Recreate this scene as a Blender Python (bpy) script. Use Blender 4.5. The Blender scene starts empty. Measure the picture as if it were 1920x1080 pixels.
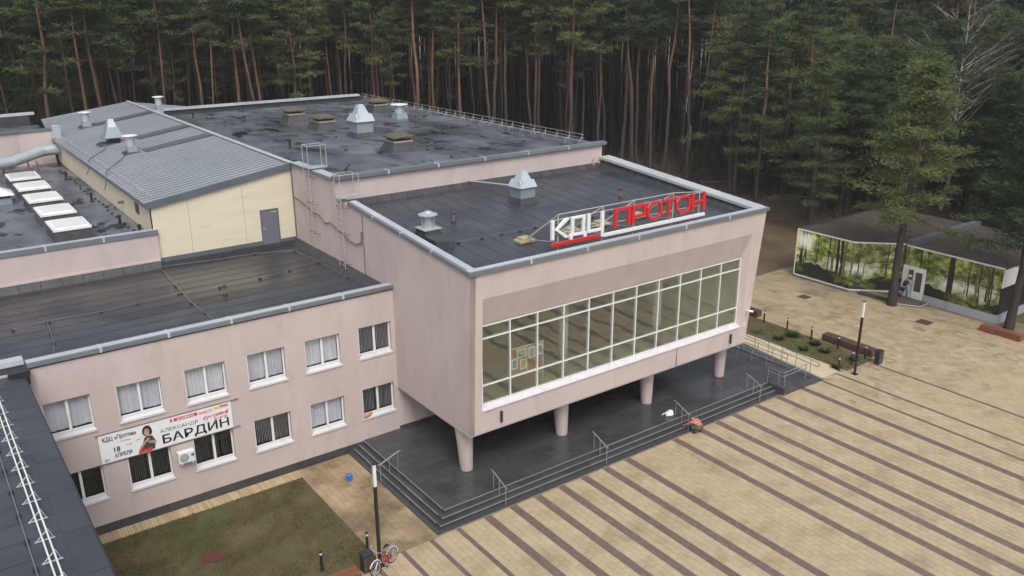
import bpy, bmesh, math, random
import numpy as np
from mathutils import Vector, Matrix

R = math.radians
rnd = random.Random(7)
sc = bpy.context.scene
col = sc.collection

# ------------------------------------------------------------------ camera
CAM = (-15.884, -27.509, 22.0)
YAW, PIT, ROL = R(35.88035), R(18.84154), R(-0.31366)
fwd = Vector((math.cos(PIT) * math.sin(YAW), math.cos(PIT) * math.cos(YAW), -math.sin(PIT)))
rgt = Vector((math.cos(YAW), -math.sin(YAW), 0))
upv = rgt.cross(fwd)
r_ = math.cos(ROL) * rgt + math.sin(ROL) * upv
u_ = -math.sin(ROL) * rgt + math.cos(ROL) * upv
cam = bpy.data.objects.new('camera', bpy.data.cameras.new('camera'))
col.objects.link(cam)
mw = Matrix((r_, u_, -fwd)).transposed().to_4x4()
mw.translation = CAM
cam.matrix_world = mw
cam.data.sensor_width = 36
cam.data.lens = 1610.46 / 1920 * 36
cam.data.clip_start = 0.5
cam.data.clip_end = 3000
sc.camera = cam

# ------------------------------------------------------------------ sky, sun, exposure
SUN_EL, SUN_AZ = R(52), R(205)          # azimuth clockwise from +Y
world = bpy.data.worlds.new('World')
sc.world = world
world.use_nodes = True
wn, wl = world.node_tree.nodes, world.node_tree.links
sky = wn.new('ShaderNodeTexSky')
sky.sky_type = 'NISHITA'
sky.sun_disc = False
sky.sun_elevation = SUN_EL
sky.sun_rotation = SUN_AZ
sky.air_density = 1.0
sky.dust_density = 4.0
hs = wn.new('ShaderNodeHueSaturation')
hs.inputs['Saturation'].default_value = 0.38
wl.new(sky.outputs[0], hs.inputs['Color'])
bg = wn['Background']
wl.new(hs.outputs[0], bg.inputs[0])
bg.inputs[1].default_value = 0.15
sun = bpy.data.objects.new('sun', bpy.data.lights.new('sun', 'SUN'))
col.objects.link(sun)
sun.data.energy = 1.2
sun.data.angle = R(25)
sun.data.color = (1.0, 0.97, 0.92)
sd = Vector((math.sin(SUN_AZ) * math.cos(SUN_EL), math.cos(SUN_AZ) * math.cos(SUN_EL), math.sin(SUN_EL)))
sun.rotation_euler = sd.to_track_quat('Z', 'Y').to_euler()
sc.view_settings.view_transform = 'Standard'
sc.view_settings.look = 'None'
sc.view_settings.gamma = 1
sc.view_settings.exposure = 0.38
sc.cycles.max_bounces = 6
sc.cycles.diffuse_bounces = 3
sc.cycles.glossy_bounces = 3
sc.cycles.transmission_bounces = 2
sc.cycles.transparent_max_bounces = 8
sc.cycles.caustics_reflective = False
sc.cycles.caustics_refractive = False

# ------------------------------------------------------------------ materials
def mat(name, c1, c2=None, scale=1.0, rough=0.7, rough2=None, metal=0.0, bump=0.0, bscale=40.0,
        c3=None, s3=6.0, spec=0.5, objrand=0.0, stretch=None, island=0.0, t3=(0.5, 0.62), rscale=None, rn=None):
    m = bpy.data.materials.new(name)
    m.use_nodes = True
    N, L = m.node_tree.nodes, m.node_tree.links
    b = N['Principled BSDF']
    b.inputs['Roughness'].default_value = rough
    b.inputs['Metallic'].default_value = metal
    b.inputs['Specular IOR Level'].default_value = spec
    geo = N.new('ShaderNodeNewGeometry')
    pos = geo.outputs['Position']
    if stretch:
        vm = N.new('ShaderNodeVectorMath'); vm.operation = 'MULTIPLY'
        vm.inputs[1].default_value = stretch
        L.new(pos, vm.inputs[0]); pos = vm.outputs[0]
    out = None
    if c2 is None:
        rg = N.new('ShaderNodeRGB'); rg.outputs[0].default_value = (*c1, 1); out = rg.outputs[0]
    else:
        n = N.new('ShaderNodeTexNoise'); n.inputs['Scale'].default_value = scale
        n.inputs['Detail'].default_value = 6; n.inputs['Roughness'].default_value = 0.6
        L.new(pos, n.inputs['Vector'])
        cr = N.new('ShaderNodeValToRGB')
        cr.color_ramp.elements[0].position = 0.33; cr.color_ramp.elements[1].position = 0.67
        cr.color_ramp.elements[0].color = (*c1, 1); cr.color_ramp.elements[1].color = (*c2, 1)
        L.new(n.outputs['Fac'], cr.inputs[0]); out = cr.outputs[0]
    if c3 is not None:
        n3 = N.new('ShaderNodeTexNoise'); n3.inputs['Scale'].default_value = s3
        n3.inputs['Detail'].default_value = 5; n3.inputs['Roughness'].default_value = 0.62
        off = N.new('ShaderNodeVectorMath'); off.operation = 'ADD'; off.inputs[1].default_value = (31.7, 12.3, 5.1)
        L.new(pos, off.inputs[0]); L.new(off.outputs[0], n3.inputs['Vector'])
        cr3 = N.new('ShaderNodeValToRGB')
        cr3.color_ramp.elements[0].position, cr3.color_ramp.elements[1].position = t3
        L.new(n3.outputs['Fac'], cr3.inputs[0])
        mx = N.new('ShaderNodeMixRGB'); mx.inputs[2].default_value = (*c3, 1)
        L.new(cr3.outputs[0], mx.inputs[0]); L.new(out, mx.inputs[1]); out = mx.outputs[0]
        if rough2 is not None:
            mr = N.new('ShaderNodeMapRange')
            mr.inputs['To Min'].default_value = rough; mr.inputs['To Max'].default_value = rough2
            L.new(cr3.outputs[0], mr.inputs['Value']); L.new(mr.outputs[0], b.inputs['Roughness'])
    elif rough2 is not None:
        nr = N.new('ShaderNodeTexNoise'); nr.inputs['Scale'].default_value = rscale or scale * 1.7
        nr.inputs['Detail'].default_value = 4
        L.new(pos, nr.inputs['Vector'])
        mr = N.new('ShaderNodeMapRange')
        mr.inputs['From Min'].default_value = 0.35; mr.inputs['From Max'].default_value = 0.65
        mr.inputs['To Min'].default_value = rough; mr.inputs['To Max'].default_value = rough2
        L.new(nr.outputs['Fac'], mr.inputs['Value']); L.new(mr.outputs[0], b.inputs['Roughness'])
    if rn:
        nq = N.new('ShaderNodeTexNoise'); nq.inputs['Scale'].default_value = rn[2]; nq.inputs['Detail'].default_value = 5
        vq = N.new('ShaderNodeVectorMath'); vq.operation = 'MULTIPLY'; vq.inputs[1].default_value = rn[3]
        L.new(geo.outputs['Position'], vq.inputs[0]); L.new(vq.outputs[0], nq.inputs['Vector'])
        mq = N.new('ShaderNodeMapRange'); mq.inputs['From Min'].default_value = .38; mq.inputs['From Max'].default_value = .60
        mq.inputs['To Min'].default_value = rn[0]; mq.inputs['To Max'].default_value = rn[1]
        L.new(nq.outputs['Fac'], mq.inputs['Value']); L.new(mq.outputs[0], b.inputs['Roughness'])
    if objrand or island:
        oi = N.new('ShaderNodeObjectInfo')
        ad = N.new('ShaderNodeMath'); ad.operation = 'ADD'
        L.new(oi.outputs['Random'], ad.inputs[0])
        if island: L.new(geo.outputs['Random Per Island'], ad.inputs[1])
        else: ad.inputs[1].default_value = 0
        fr = N.new('ShaderNodeMath'); fr.operation = 'FRACT'; L.new(ad.outputs[0], fr.inputs[0])
        k = max(objrand, island)
        mr2 = N.new('ShaderNodeMapRange'); mr2.inputs['To Min'].default_value = 1 - k; mr2.inputs['To Max'].default_value = 1 + k
        L.new(fr.outputs[0], mr2.inputs['Value'])
        mu = N.new('ShaderNodeVectorMath'); mu.operation = 'SCALE'
        L.new(out, mu.inputs[0]); L.new(mr2.outputs[0], mu.inputs['Scale']); out = mu.outputs[0]
    L.new(out, b.inputs['Base Color'])
    if bump:
        nb = N.new('ShaderNodeTexNoise'); nb.inputs['Scale'].default_value = bscale
        nb.inputs['Detail'].default_value = 4
        L.new(geo.outputs['Position'], nb.inputs['Vector'])
        bp = N.new('ShaderNodeBump'); bp.inputs['Strength'].default_value = bump; bp.inputs['Distance'].default_value = 0.02
        L.new(nb.outputs['Fac'], bp.inputs['Height']); L.new(bp.outputs[0], b.inputs['Normal'])
    return m

M = {}
M['stucco'] = mat('pink_stucco', (.465, .390, .370), (.508, .430, .410), .5, .85, bump=.3, bscale=60, c3=(.405, .340, .322), s3=1.0, t3=(.48, .80), stretch=(1.3, 1.3, .55))
M['cream'] = mat('cream_cladding', (.60, .545, .41), (.65, .595, .455), .8, .6, c3=(.52, .47, .35), s3=2.0, t3=(.55, .8), stretch=(.4, .4, 2.5))
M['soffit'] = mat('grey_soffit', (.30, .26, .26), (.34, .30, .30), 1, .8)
M['bitumen'] = mat('roof_bitumen', (.031, .036, .046), (.050, .056, .068), .5, .5, bump=.3, bscale=90, island=.08, objrand=.08, rn=(.22, .52, .35, (1, 1, 1)))
M['bitumen_old'] = mat('roof_bitumen_worn', (.046, .051, .063), (.130, .140, .162), .6, .4, bump=.25, bscale=50, c3=(.008, .008, .009), s3=.62, t3=(.56, .60), spec=.7, island=.10, objrand=.10, stretch=(1, .5, 1), rn=(.10, .55, .30, (1.0, .45, 1)))
M['bitumen_wet'] = mat('roof_bitumen_mossy', (.024, .025, .029), (.045, .047, .053), .5, .5, bump=.2, bscale=60, c3=(.052, .042, .030), s3=.42, t3=(.54, .72), island=.12, objrand=.12, rn=(.10, .45, .25, (.6, 1, 1)))
M['flash'] = mat('roof_upstand', (.03, .03, .033), (.055, .055, .06), 2, .5, bump=.4, bscale=20)
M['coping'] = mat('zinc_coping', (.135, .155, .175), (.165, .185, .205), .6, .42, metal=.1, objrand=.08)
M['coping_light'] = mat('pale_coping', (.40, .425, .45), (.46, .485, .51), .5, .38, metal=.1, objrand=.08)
M['fascia'] = mat('slate_fascia', (.10, .12, .145), (.13, .15, .175), 1, .4, metal=.2)
M['metal_roof'] = mat('ribbed_metal_roof', (.32, .345, .38), (.375, .40, .435), .3, .40, .3, metal=.2, c3=(.29, .315, .345), s3=.9, t3=(.5, .8))
M['galv'] = mat('galvanised_steel', (.46, .51, .53), (.52, .57, .59), 1.2, .32, metal=.45)
M['teal_metal'] = mat('grey_teal_sheet', (.24, .30, .32), (.27, .33, .35), 1, .38, metal=.3)
M['white'] = mat('white_paint', (.66, .66, .66), (.72, .72, .72), 4, .4)
M['sill'] = mat('white_sill', (.54, .54, .56), (.61, .61, .62), 2, .4, c3=(.45, .44, .43), s3=3, t3=(.6, .8))
M['red'] = mat('red_acrylic', (.55, .018, .018), (.60, .025, .022), 2, .3)
M['rail'] = mat('brushed_steel', (.36, .38, .42), (.44, .46, .50), 6, .28, metal=.7)
M['rail_dark'] = mat('rusty_pipe', (.12, .085, .07), (.20, .15, .13), 9, .7)
M['white_pipe'] = mat('weathered_white_pipe', (.35, .33, .325), (.44, .42, .41), 9, .5, c3=(.26, .19, .15), s3=7, t3=(.56, .70))
M['black'] = mat('black_metal', (.016, .016, .018), (.022, .022, .025), 5, .35)
M['rubber'] = mat('black_rubber', (.012, .012, .013), (.02, .02, .02), 5, .7)
M['granite'] = mat('dark_granite', (.044, .046, .050), (.058, .060, .065), 2.5, .3, objrand=.16, island=.16, bump=.05, bscale=60, rn=(.20, .31, .22, (1, 1, 1)))
M['granite_edge'] = mat('granite_nosing', (.15, .15, .15), (.19, .19, .185), 6, .5, objrand=.12)
M['paver'] = mat('sandstone_paver', (.385, .302, .192), (.432, .346, .232), 1.1, .6, c3=(.275, .208, .125), s3=.6, t3=(.49, .76), objrand=.05, island=.05, bump=.2, bscale=70, rn=(.42, .65, .4, (1, 1, 1)))
M['paver_dirty'] = mat('worn_sandstone_paver', (.335, .262, .165), (.39, .312, .205), .9, .6, c3=(.19, .14, .085), s3=.7, t3=(.50, .74), objrand=.10, island=.10, bump=.2, bscale=70, rn=(.3, .6, .4, (1, 1, 1)))
M['paver_light'] = mat('pale_paver', (.50, .41, .27), (.55, .46, .31), 1.2, .6, objrand=.05, island=.05)
M['paver_wet'] = mat('wet_stained_paver', (.30, .225, .13), (.37, .285, .175), .7, .55, .28, c3=(.135, .097, .055), s3=.5, t3=(.41, .64), objrand=.09, island=.09, bump=.15, bscale=70)
M['joint'] = mat('sand_joint', (.17, .13, .08), (.23, .18, .115), 3, .9)
M['stripe'] = mat('brown_paver', (.120, .085, .070), (.155, .112, .093), 2.5, .55, .42, c3=(.19, .145, .12), s3=5, t3=(.5, .75), bump=.25, bscale=50, objrand=.05)
M['brick'] = mat('sand_brick', (.40, .30, .18), (.47, .37, .235), 2, .75, island=.16, objrand=.1)
M['soil'] = mat('forest_floor', (.080, .050, .028), (.130, .090, .050), .35, .95, c3=(.05, .052, .02), s3=.18, t3=(.5, .68), bump=.6, bscale=6)
M['lawn'] = mat('lawn_soil', (.070, .070, .024), (.130, .100, .048), .9, .95, c3=(.055, .080, .020), s3=.35, t3=(.50, .68), bump=.6, bscale=15)
M['wood'] = mat('brown_timber', (.070, .040, .034), (.105, .062, .050), 2, .5, objrand=.18, stretch=(6, 1, 6))
M['wood_red'] = mat('red_brown_timber', (.17, .062, .035), (.23, .088, .05), 2, .5, objrand=.15, stretch=(6, 1, 6))
M['bark'] = None
M['skin'] = mat('skin', (.48, .28, .2), rough=.5)
M['lobby_wall'] = mat('lobby_wall', (.58, .59, .54), (.64, .65, .60), 1, .8)
M['lobby_floor'] = mat('lobby_floor', (.30, .27, .22), (.36, .33, .28), 1, .3)
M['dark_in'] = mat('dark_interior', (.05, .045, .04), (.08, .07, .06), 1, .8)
M['blind'] = mat('grey_blind', (.66, .68, .73), (.74, .76, .80), 2, .8, island=.10)
M['blind_dark'] = mat('beige_blind', (.20, .19, .16), (.27, .26, .22), 2, .8, island=.2)
M['door_grey'] = mat('grey_door', (.13, .14, .165), (.15, .16, .185), 2, .4)
M['cork'] = mat('cork_board', (.30, .17, .085), (.36, .21, .11), 4, .9)
M['banner'] = mat('vinyl_banner', (.70, .71, .73), (.76, .77, .79), 1.2, .45)
M['moss_roof'] = mat('leaf_littered_roof', (.048, .034, .027), (.085, .060, .050), 1.2, .9, c3=(.035, .036, .026), s3=.6, t3=(.45, .65), bump=.8, bscale=25)
M['blue'] = mat('blue_plastic', (.045, .16, .62), rough=.35)
M['manhole'] = mat('rusty_iron', (.085, .022, .018), (.13, .035, .028), 8, .7, bump=.5, bscale=60)
M['cat'] = mat('ginger_fur', (.42, .18, .05), (.55, .27, .09), 12, .9)

def glass(name, tint, refl, rough=0.0, wav=0.0, wscale=0.6):
    m = bpy.data.materials.new(name); m.use_nodes = True
    N, L = m.node_tree.nodes, m.node_tree.links
    N.remove(N['Principled BSDF'])
    out = N['Material Output']
    tr = N.new('ShaderNodeBsdfTransparent'); tr.inputs[0].default_value = (*tint, 1)
    gl = N.new('ShaderNodeBsdfGlossy'); gl.inputs['Roughness'].default_value = rough
    gl.inputs[0].default_value = (.92, .97, .94, 1)
    lw = N.new('ShaderNodeLayerWeight'); lw.inputs['Blend'].default_value = .5
    fr = N.new('ShaderNodeMath'); fr.operation = 'POWER'; fr.inputs[1].default_value = 4.0
    L.new(lw.outputs['Facing'], fr.inputs[0])
    ad = N.new('ShaderNodeMath'); ad.operation = 'MULTIPLY_ADD'; ad.use_clamp = True
    ad.inputs[1].default_value = 1.0 - refl; ad.inputs[2].default_value = refl
    L.new(fr.outputs[0], ad.inputs[0])
    mx = N.new('ShaderNodeMixShader')
    L.new(ad.outputs[0], mx.inputs[0]); L.new(tr.outputs[0], mx.inputs[1]); L.new(gl.outputs[0], mx.inputs[2])
    L.new(mx.outputs[0], out.inputs[0])
    if wav:
        geo = N.new('ShaderNodeNewGeometry')
        n = N.new('ShaderNodeTexNoise'); n.inputs['Scale'].default_value = wscale; n.inputs['Detail'].default_value = 1
        L.new(geo.outputs['Position'], n.inputs['Vector'])
        bp = N.new('ShaderNodeBump'); bp.inputs['Strength'].default_value = 1; bp.inputs['Distance'].default_value = wav
        L.new(n.outputs['Fac'], bp.inputs['Height'])
        L.new(bp.outputs[0], gl.inputs['Normal'])
    return m

M['glass_front'] = glass('coated_glass', (.88, .91, .86), .15, 0, .008, 1.1)
M['glass_win'] = glass('window_glass', (.94, .95, .96), .06, 0, .006, .8)
M['glass_door'] = glass('door_glass', (.5, .52, .52), .08)

def bark_mat(name, low, high, z0, z1):
    m = bpy.data.materials.new(name); m.use_nodes = True
    N, L = m.node_tree.nodes, m.node_tree.links
    b = N['Principled BSDF']; b.inputs['Roughness'].default_value = .9
    tc = N.new('ShaderNodeTexCoord')
    sp = N.new('ShaderNodeSeparateXYZ'); L.new(tc.outputs['Object'], sp.inputs[0])
    vm = N.new('ShaderNodeVectorMath'); vm.operation = 'MULTIPLY'; vm.inputs[1].default_value = (5, 5, 1.2)
    L.new(tc.outputs['Object'], vm.inputs[0])
    n = N.new('ShaderNodeTexNoise'); n.inputs['Scale'].default_value = 1.2; n.inputs['Detail'].default_value = 6
    L.new(vm.outputs[0], n.inputs['Vector'])
    a = N.new('ShaderNodeMath'); a.operation = 'MULTIPLY_ADD'; a.inputs[1].default_value = 5.0
    L.new(n.outputs['Fac'], a.inputs[0]); L.new(sp.outputs['Z'], a.inputs[2])
    mr = N.new('ShaderNodeMapRange'); mr.inputs['From Min'].default_value = z0 + 2.5; mr.inputs['From Max'].default_value = z1 + 2.5
    L.new(a.outputs[0], mr.inputs['Value'])
    mx = N.new('ShaderNodeMixRGB'); mx.inputs[1].default_value = (*low, 1); mx.inputs[2].default_value = (*high, 1)
    L.new(mr.outputs[0], mx.inputs[0])
    oi = N.new('ShaderNodeObjectInfo')
    k = N.new('ShaderNodeMath'); k.operation = 'MULTIPLY_ADD'; k.inputs[1].default_value = 1.1
    L.new(n.outputs['Fac'], k.inputs[0])
    k2 = N.new('ShaderNodeMath'); k2.operation = 'MULTIPLY_ADD'; k2.inputs[1].default_value = .7; k2.inputs[2].default_value = .1
    L.new(oi.outputs['Random'], k2.inputs[0]); L.new(k2.outputs[0], k.inputs[2])
    sc_ = N.new('ShaderNodeVectorMath'); sc_.operation = 'SCALE'
    L.new(mx.outputs[0], sc_.inputs[0]); L.new(k.outputs[0], sc_.inputs['Scale'])
    L.new(sc_.outputs[0], b.inputs['Base Color'])
    return m

M['bark'] = bark_mat('pine_bark', (.046, .037, .032), (.150, .074, .042), 8, 16)
M['bark_far'] = bark_mat('distant_pine_bark', (.030, .025, .022), (.085, .048, .032), 8, 16)
M['birch'] = mat('birch_bark', (.50, .48, .45), (.62, .60, .57), 6, .8, c3=(.05, .045, .04), s3=4, t3=(.58, .64))
M['twig'] = mat('bare_twigs', (.085, .064, .052), (.15, .115, .098), .4, .9, objrand=.2)

def leaf_mat(name, dark, light, s=.9):
    m = bpy.data.materials.new(name); m.use_nodes = True
    N, L = m.node_tree.nodes, m.node_tree.links
    b = N['Principled BSDF']; b.inputs['Roughness'].default_value = .6
    b.inputs['Specular IOR Level'].default_value = .25
    geo = N.new('ShaderNodeNewGeometry')
    n = N.new('ShaderNodeTexNoise'); n.inputs['Scale'].default_value = s; n.inputs['Detail'].default_value = 3
    L.new(geo.outputs['Position'], n.inputs['Vector'])
    oi = N.new('ShaderNodeObjectInfo')
    a = N.new('ShaderNodeMath'); a.operation = 'MULTIPLY_ADD'; a.inputs[1].default_value = .5
    L.new(oi.outputs['Random'], a.inputs[0])
    a2 = N.new('ShaderNodeMath'); a2.operation = 'MULTIPLY_ADD'; a2.inputs[1].default_value = 1.0; a2.inputs[2].default_value = -.25
    L.new(n.outputs['Fac'], a2.inputs[0]); L.new(a2.outputs[0], a.inputs[2])
    cr = N.new('ShaderNodeValToRGB')
    cr.color_ramp.elements[0].position = .2; cr.color_ramp.elements[1].position = .8
    cr.color_ramp.elements[0].color = (*dark, 1); cr.color_ramp.elements[1].color = (*light, 1)
    L.new(a.outputs[0], cr.inputs[0]); L.new(cr.outputs[0], b.inputs['Base Color'])
    tl = N.new('ShaderNodeBsdfTranslucent'); L.new(cr.outputs[0], tl.inputs[0])
    mx = N.new('ShaderNodeMixShader'); mx.inputs[0].default_value = .25
    L.new(b.outputs[0], mx.inputs[1]); L.new(tl.outputs[0], mx.inputs[2])
    L.new(mx.outputs[0], N['Material Output'].inputs[0])
    return m

M['needle'] = leaf_mat('pine_needles', (.026, .045, .022), (.150, .180, .064))
M['needle_far'] = leaf_mat('distant_pine_needles', (.030, .055, .030), (.115, .150, .068), .25)
M['grassblade'] = leaf_mat('grass_blades', (.060, .088, .022), (.21, .165, .080), .7)
M['shrub'] = leaf_mat('juniper_green', (.03, .05, .02), (.07, .09, .03))

def vcol_mat(name, rough=.35, spec=.5):
    m = bpy.data.materials.new(name); m.use_nodes = True
    N, L = m.node_tree.nodes, m.node_tree.links
    b = N['Principled BSDF']; b.inputs['Roughness'].default_value = rough
    b.inputs['Specular IOR Level'].default_value = spec
    a = N.new('ShaderNodeVertexColor'); a.layer_name = 'print'
    L.new(a.outputs[0], b.inputs['Base Color'])
    return m
M['print'] = vcol_mat('printed_film')

def flat(name, c, rough=.5):
    if name not in M: M[name] = mat(name, c, rough=rough)
    return M[name]

# ------------------------------------------------------------------ mesh helpers
class MB:
    def __init__(s): s.v = []; s.f = []
    def add(s, vs, fs):
        o = len(s.v); s.v += [tuple(p) for p in vs]; s.f += [tuple(i + o for i in f) for f in fs]; return s
    def box(s, x0, x1, y0, y1, z0, z1):
        return s.add([(x0, y0, z0), (x1, y0, z0), (x1, y1, z0), (x0, y1, z0), (x0, y0, z1), (x1, y0, z1), (x1, y1, z1), (x0, y1, z1)],
                     [(0, 3, 2, 1), (4, 5, 6, 7), (0, 1, 5, 4), (1, 2, 6, 5), (2, 3, 7, 6), (3, 0, 4, 7)])
    def hexa(s, b, t):   # 4 bottom + 4 top points (same winding)
        return s.add(list(b) + list(t), [(0, 3, 2, 1), (4, 5, 6, 7), (0, 1, 5, 4), (1, 2, 6, 5), (2, 3, 7, 6), (3, 0, 4, 7)])
    def frustum(s, cx, cy, z0, z1, w0, d0, w1, d1):
        return s.hexa([(cx - w0/2, cy - d0/2, z0), (cx + w0/2, cy - d0/2, z0), (cx + w0/2, cy + d0/2, z0), (cx - w0/2, cy + d0/2, z0)],
                      [(cx - w1/2, cy - d1/2, z1), (cx + w1/2, cy - d1/2, z1), (cx + w1/2, cy + d1/2, z1), (cx - w1/2, cy + d1/2, z1)])
    def quad(s, a, b, c, d): return s.add([a, b, c, d], [(0, 1, 2, 3)])
    def poly(s, ps): return s.add(ps, [tuple(range(len(ps)))])
    def prism(s, ps, z0, z1):
        n = len(ps)
        return s.add([(x, y, z0) for x, y in ps] + [(x, y, z1) for x, y in ps],
                     [tuple(range(n))[::-1], tuple(range(n, 2*n))] + [(i, (i+1) % n, n + (i+1) % n, n + i) for i in range(n)])
    def prism_y(s, ps, y0, y1):   # polygon in x,z extruded along y
        n = len(ps)
        return s.add([(x, y0, z) for x, z in ps] + [(x, y1, z) for x, z in ps],
                     [tuple(range(n)), tuple(range(n, 2*n))[::-1]] + [(i, n + i, n + (i+1) % n, (i+1) % n) for i in range(n)])
    def cyl(s, p0, p1, r0, r1=None, n=8, cap=True):
        r1 = r0 if r1 is None else r1
        p0, p1 = Vector(p0), Vector(p1); d = (p1 - p0)
        if d.length < 1e-6: return s
        d.normalize()
        a = Vector((0, 0, 1)) if abs(d.z) < .9 else Vector((1, 0, 0))
        u = d.cross(a).normalized(); w = d.cross(u)
        vs = []
        for p, r in ((p0, r0), (p1, r1)):
            for i in range(n):
                t = 2*math.pi*i/n; vs.append(p + u*math.cos(t)*r + w*math.sin(t)*r)
        fs = [(i, (i+1) % n, n + (i+1) % n, n + i) for i in range(n)]
        if cap: fs += [tuple(range(n))[::-1], tuple(range(n, 2*n))]
        return s.add(vs, fs)
    def tube(s, pts, r, n=6):
        for a, b in zip(pts[:-1], pts[1:]): s.cyl(a, b, r, r, n)
        return s
    def lathe(s, cx, cy, prof, n=16):
        vs = []; fs = []
        for r, z in prof:
            for i in range(n):
                t = 2*math.pi*i/n; vs.append((cx + r*math.cos(t), cy + r*math.sin(t), z))
        for k in range(len(prof)-1):
            for i in range(n): fs.append((k*n+i, k*n+(i+1) % n, (k+1)*n+(i+1) % n, (k+1)*n+i))
        fs += [tuple(range(n))[::-1], tuple(range((len(prof)-1)*n, len(prof)*n))]
        return s.add(vs, fs)
    def bar(s, p0, p1, w, h):      # rectangular bar, horizontal width w, height h centred on the line
        p0, p1 = Vector(p0), Vector(p1); d = (p1 - p0).normalized()
        u = d.cross(Vector((0, 0, 1)))
        u = u.normalized() if u.length > 1e-4 else Vector((1, 0, 0))
        k = u.cross(d)
        vs = []
        for p in (p0, p1):
            for a, b in ((-1, -1), (1, -1), (1, 1), (-1, 1)): vs.append(p + u*a*w/2 + k*b*h/2)
        return s.add(vs, [(0, 3, 2, 1), (4, 5, 6, 7), (0, 1, 5, 4), (1, 2, 6, 5), (2, 3, 7, 6), (3, 0, 4, 7)])

def root_off(p):
    o = Vector((0, 0, 0))
    while p is not None:
        o += p.location; p = p.parent
    return o

def link(name, me, m, parent=None, smooth=False, loc=None):
    o = bpy.data.objects.new(name, me)
    if m is not None and not me.materials: me.materials.append(m)
    col.objects.link(o)
    if parent: o.parent = parent
    if loc is not None: o.location = loc
    if smooth:
        me.polygons.foreach_set('use_smooth', [True]*len(me.polygons))
    return o

def obj(name, mb, m, parent=None, smooth=False, bevel=0.0, fix=True):
    off = root_off(parent) if parent else Vector((0, 0, 0))
    me = bpy.data.meshes.new(name)
    me.from_pydata([(x - off.x, y - off.y, z - off.z) for x, y, z in mb.v], [], mb.f)
    if fix or bevel:
        bm = bmesh.new(); bm.from_mesh(me)
        if bevel:
            bmesh.ops.bevel(bm, geom=list(bm.edges), offset=bevel, segments=1, affect='EDGES')
        if fix: bmesh.ops.recalc_face_normals(bm, faces=list(bm.faces))
        bm.to_mesh(me); bm.free()
    me.update()
    return link(name, me, m, parent, smooth)

def tag(o, label=None, cat=None, group=None, kind=None):
    if label: o['label'] = label
    if cat: o['category'] = cat
    if group: o['group'] = group
    if kind: o['kind'] = kind
    return o

def thing(name, label, cat, loc=(0, 0, 0), group=None):
    o = bpy.data.objects.new(name, None); col.objects.link(o)
    o.location = loc; o.empty_display_size = .3
    return tag(o, label, cat, group)

def copy_tree(o, parent=None):
    c = o.copy(); col.objects.link(c)
    if parent: c.parent = parent
    for ch in list(o.children): copy_tree(ch, c)
    return c

def np_mesh(name, V, F):
    V = np.asarray(V, dtype=np.float32); F = np.asarray(F, dtype=np.int32)
    me = bpy.data.meshes.new(name)
    k = F.shape[1]
    me.vertices.add(len(V)); me.vertices.foreach_set('co', V.ravel())
    me.loops.add(F.size); me.loops.foreach_set('vertex_index', F.ravel())
    me.polygons.add(len(F)); me.polygons.foreach_set('loop_start', np.arange(0, F.size, k, dtype=np.int32))
    me.polygons.foreach_set('loop_total', np.full(len(F), k, dtype=np.int32))
    me.update(calc_edges=True)
    return me

def text_mb(s, size, y, x, z, sx=1.0, shear=0.0, bold=0.0, align='LEFT', rot=0.0):
    """Letters as flat faces on the plane y, left end x, baseline z."""
    cu = bpy.data.curves.new('txt', 'FONT'); cu.body = s; cu.size = size; cu.shear = shear; cu.offset = bold
    cu.align_x = align; cu.resolution_u = 3
    o = bpy.data.objects.new('txt', cu); col.objects.link(o)
    dg = bpy.context.evaluated_depsgraph_get()
    me = bpy.data.meshes.new_from_object(o.evaluated_get(dg))
    mb = MB()
    c, si = math.cos(rot), math.sin(rot)
    mb.add([(x + sx*(v.co.x*c - v.co.y*si), y, z + v.co.x*si + v.co.y*c) for v in me.vertices], [tuple(p.vertices) for p in me.polygons])
    bpy.data.objects.remove(o); bpy.data.meshes.remove(me); bpy.data.curves.remove(cu)
    return mb

# ------------------------------------------------------------------ the ground
g = obj('ground', MB().quad((-700, -700, -.06), (700, -700, -.06), (700, 700, -.06), (-700, 700, -.06)), M['soil'])
tag(g, kind='structure')
pth = MB()
pp = [(40, 62), (52, 53), (63, 45), (70, 40.3), (84, 31), (104, 22)]
for (a, b), (c, d) in zip(pp[:-1], pp[1:]):
    pth.quad((a, b - .9, -.052), (c, d - .9, -.052), (c, d + .9, -.052), (a, b + .9, -.052))
tag(obj('forest_path', pth, mat('grey_path', (.16, .145, .13), (.22, .20, .18), 1, .8)), kind='structure')

# ---- plaza with its stripes and pavers
PX0, PX1, PY0 = -3.0, 60.0, -32.0
plaza = MB()
plaza.prism([(-6.5, -32), (46, -32), (46, 15.2), (29.0, 15.2), (22.0, 15.2), (22.0, -.02), (-.02, -.02), (-.02, 8.65), (-2.85, 8.65), (-2.85, -.3), (-6.5, -.3)], -.3, -.012)
pl = tag(obj('plaza', plaza, M['joint']), kind='structure')
wide = [2.5, 3.9, 5.3, 6.71, 8.12, 9.52, 10.95, 14.35, 16.2, 17.6, 19.0, 20.9, 22.75, 24.85]
stripes = [(-4.55, .2), (-3.15, .2), (-1.8, .2), (-.43, .2), (.95, .22)] + [(w, .41) for w in wide] + [(26.65, .22), (28.25, .22), (31.4, .22)]
for cx, w in stripes:
    y1 = -.13 if cx < 25.5 else (-.45 if cx < 29 else -.55)
    n = MB()
    yy = PY0
    n.box(cx - w/2, cx + w/2, PY0, y1, -.25, .002)
    obj('paving_stripe', n, M['stripe'], pl)
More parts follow.
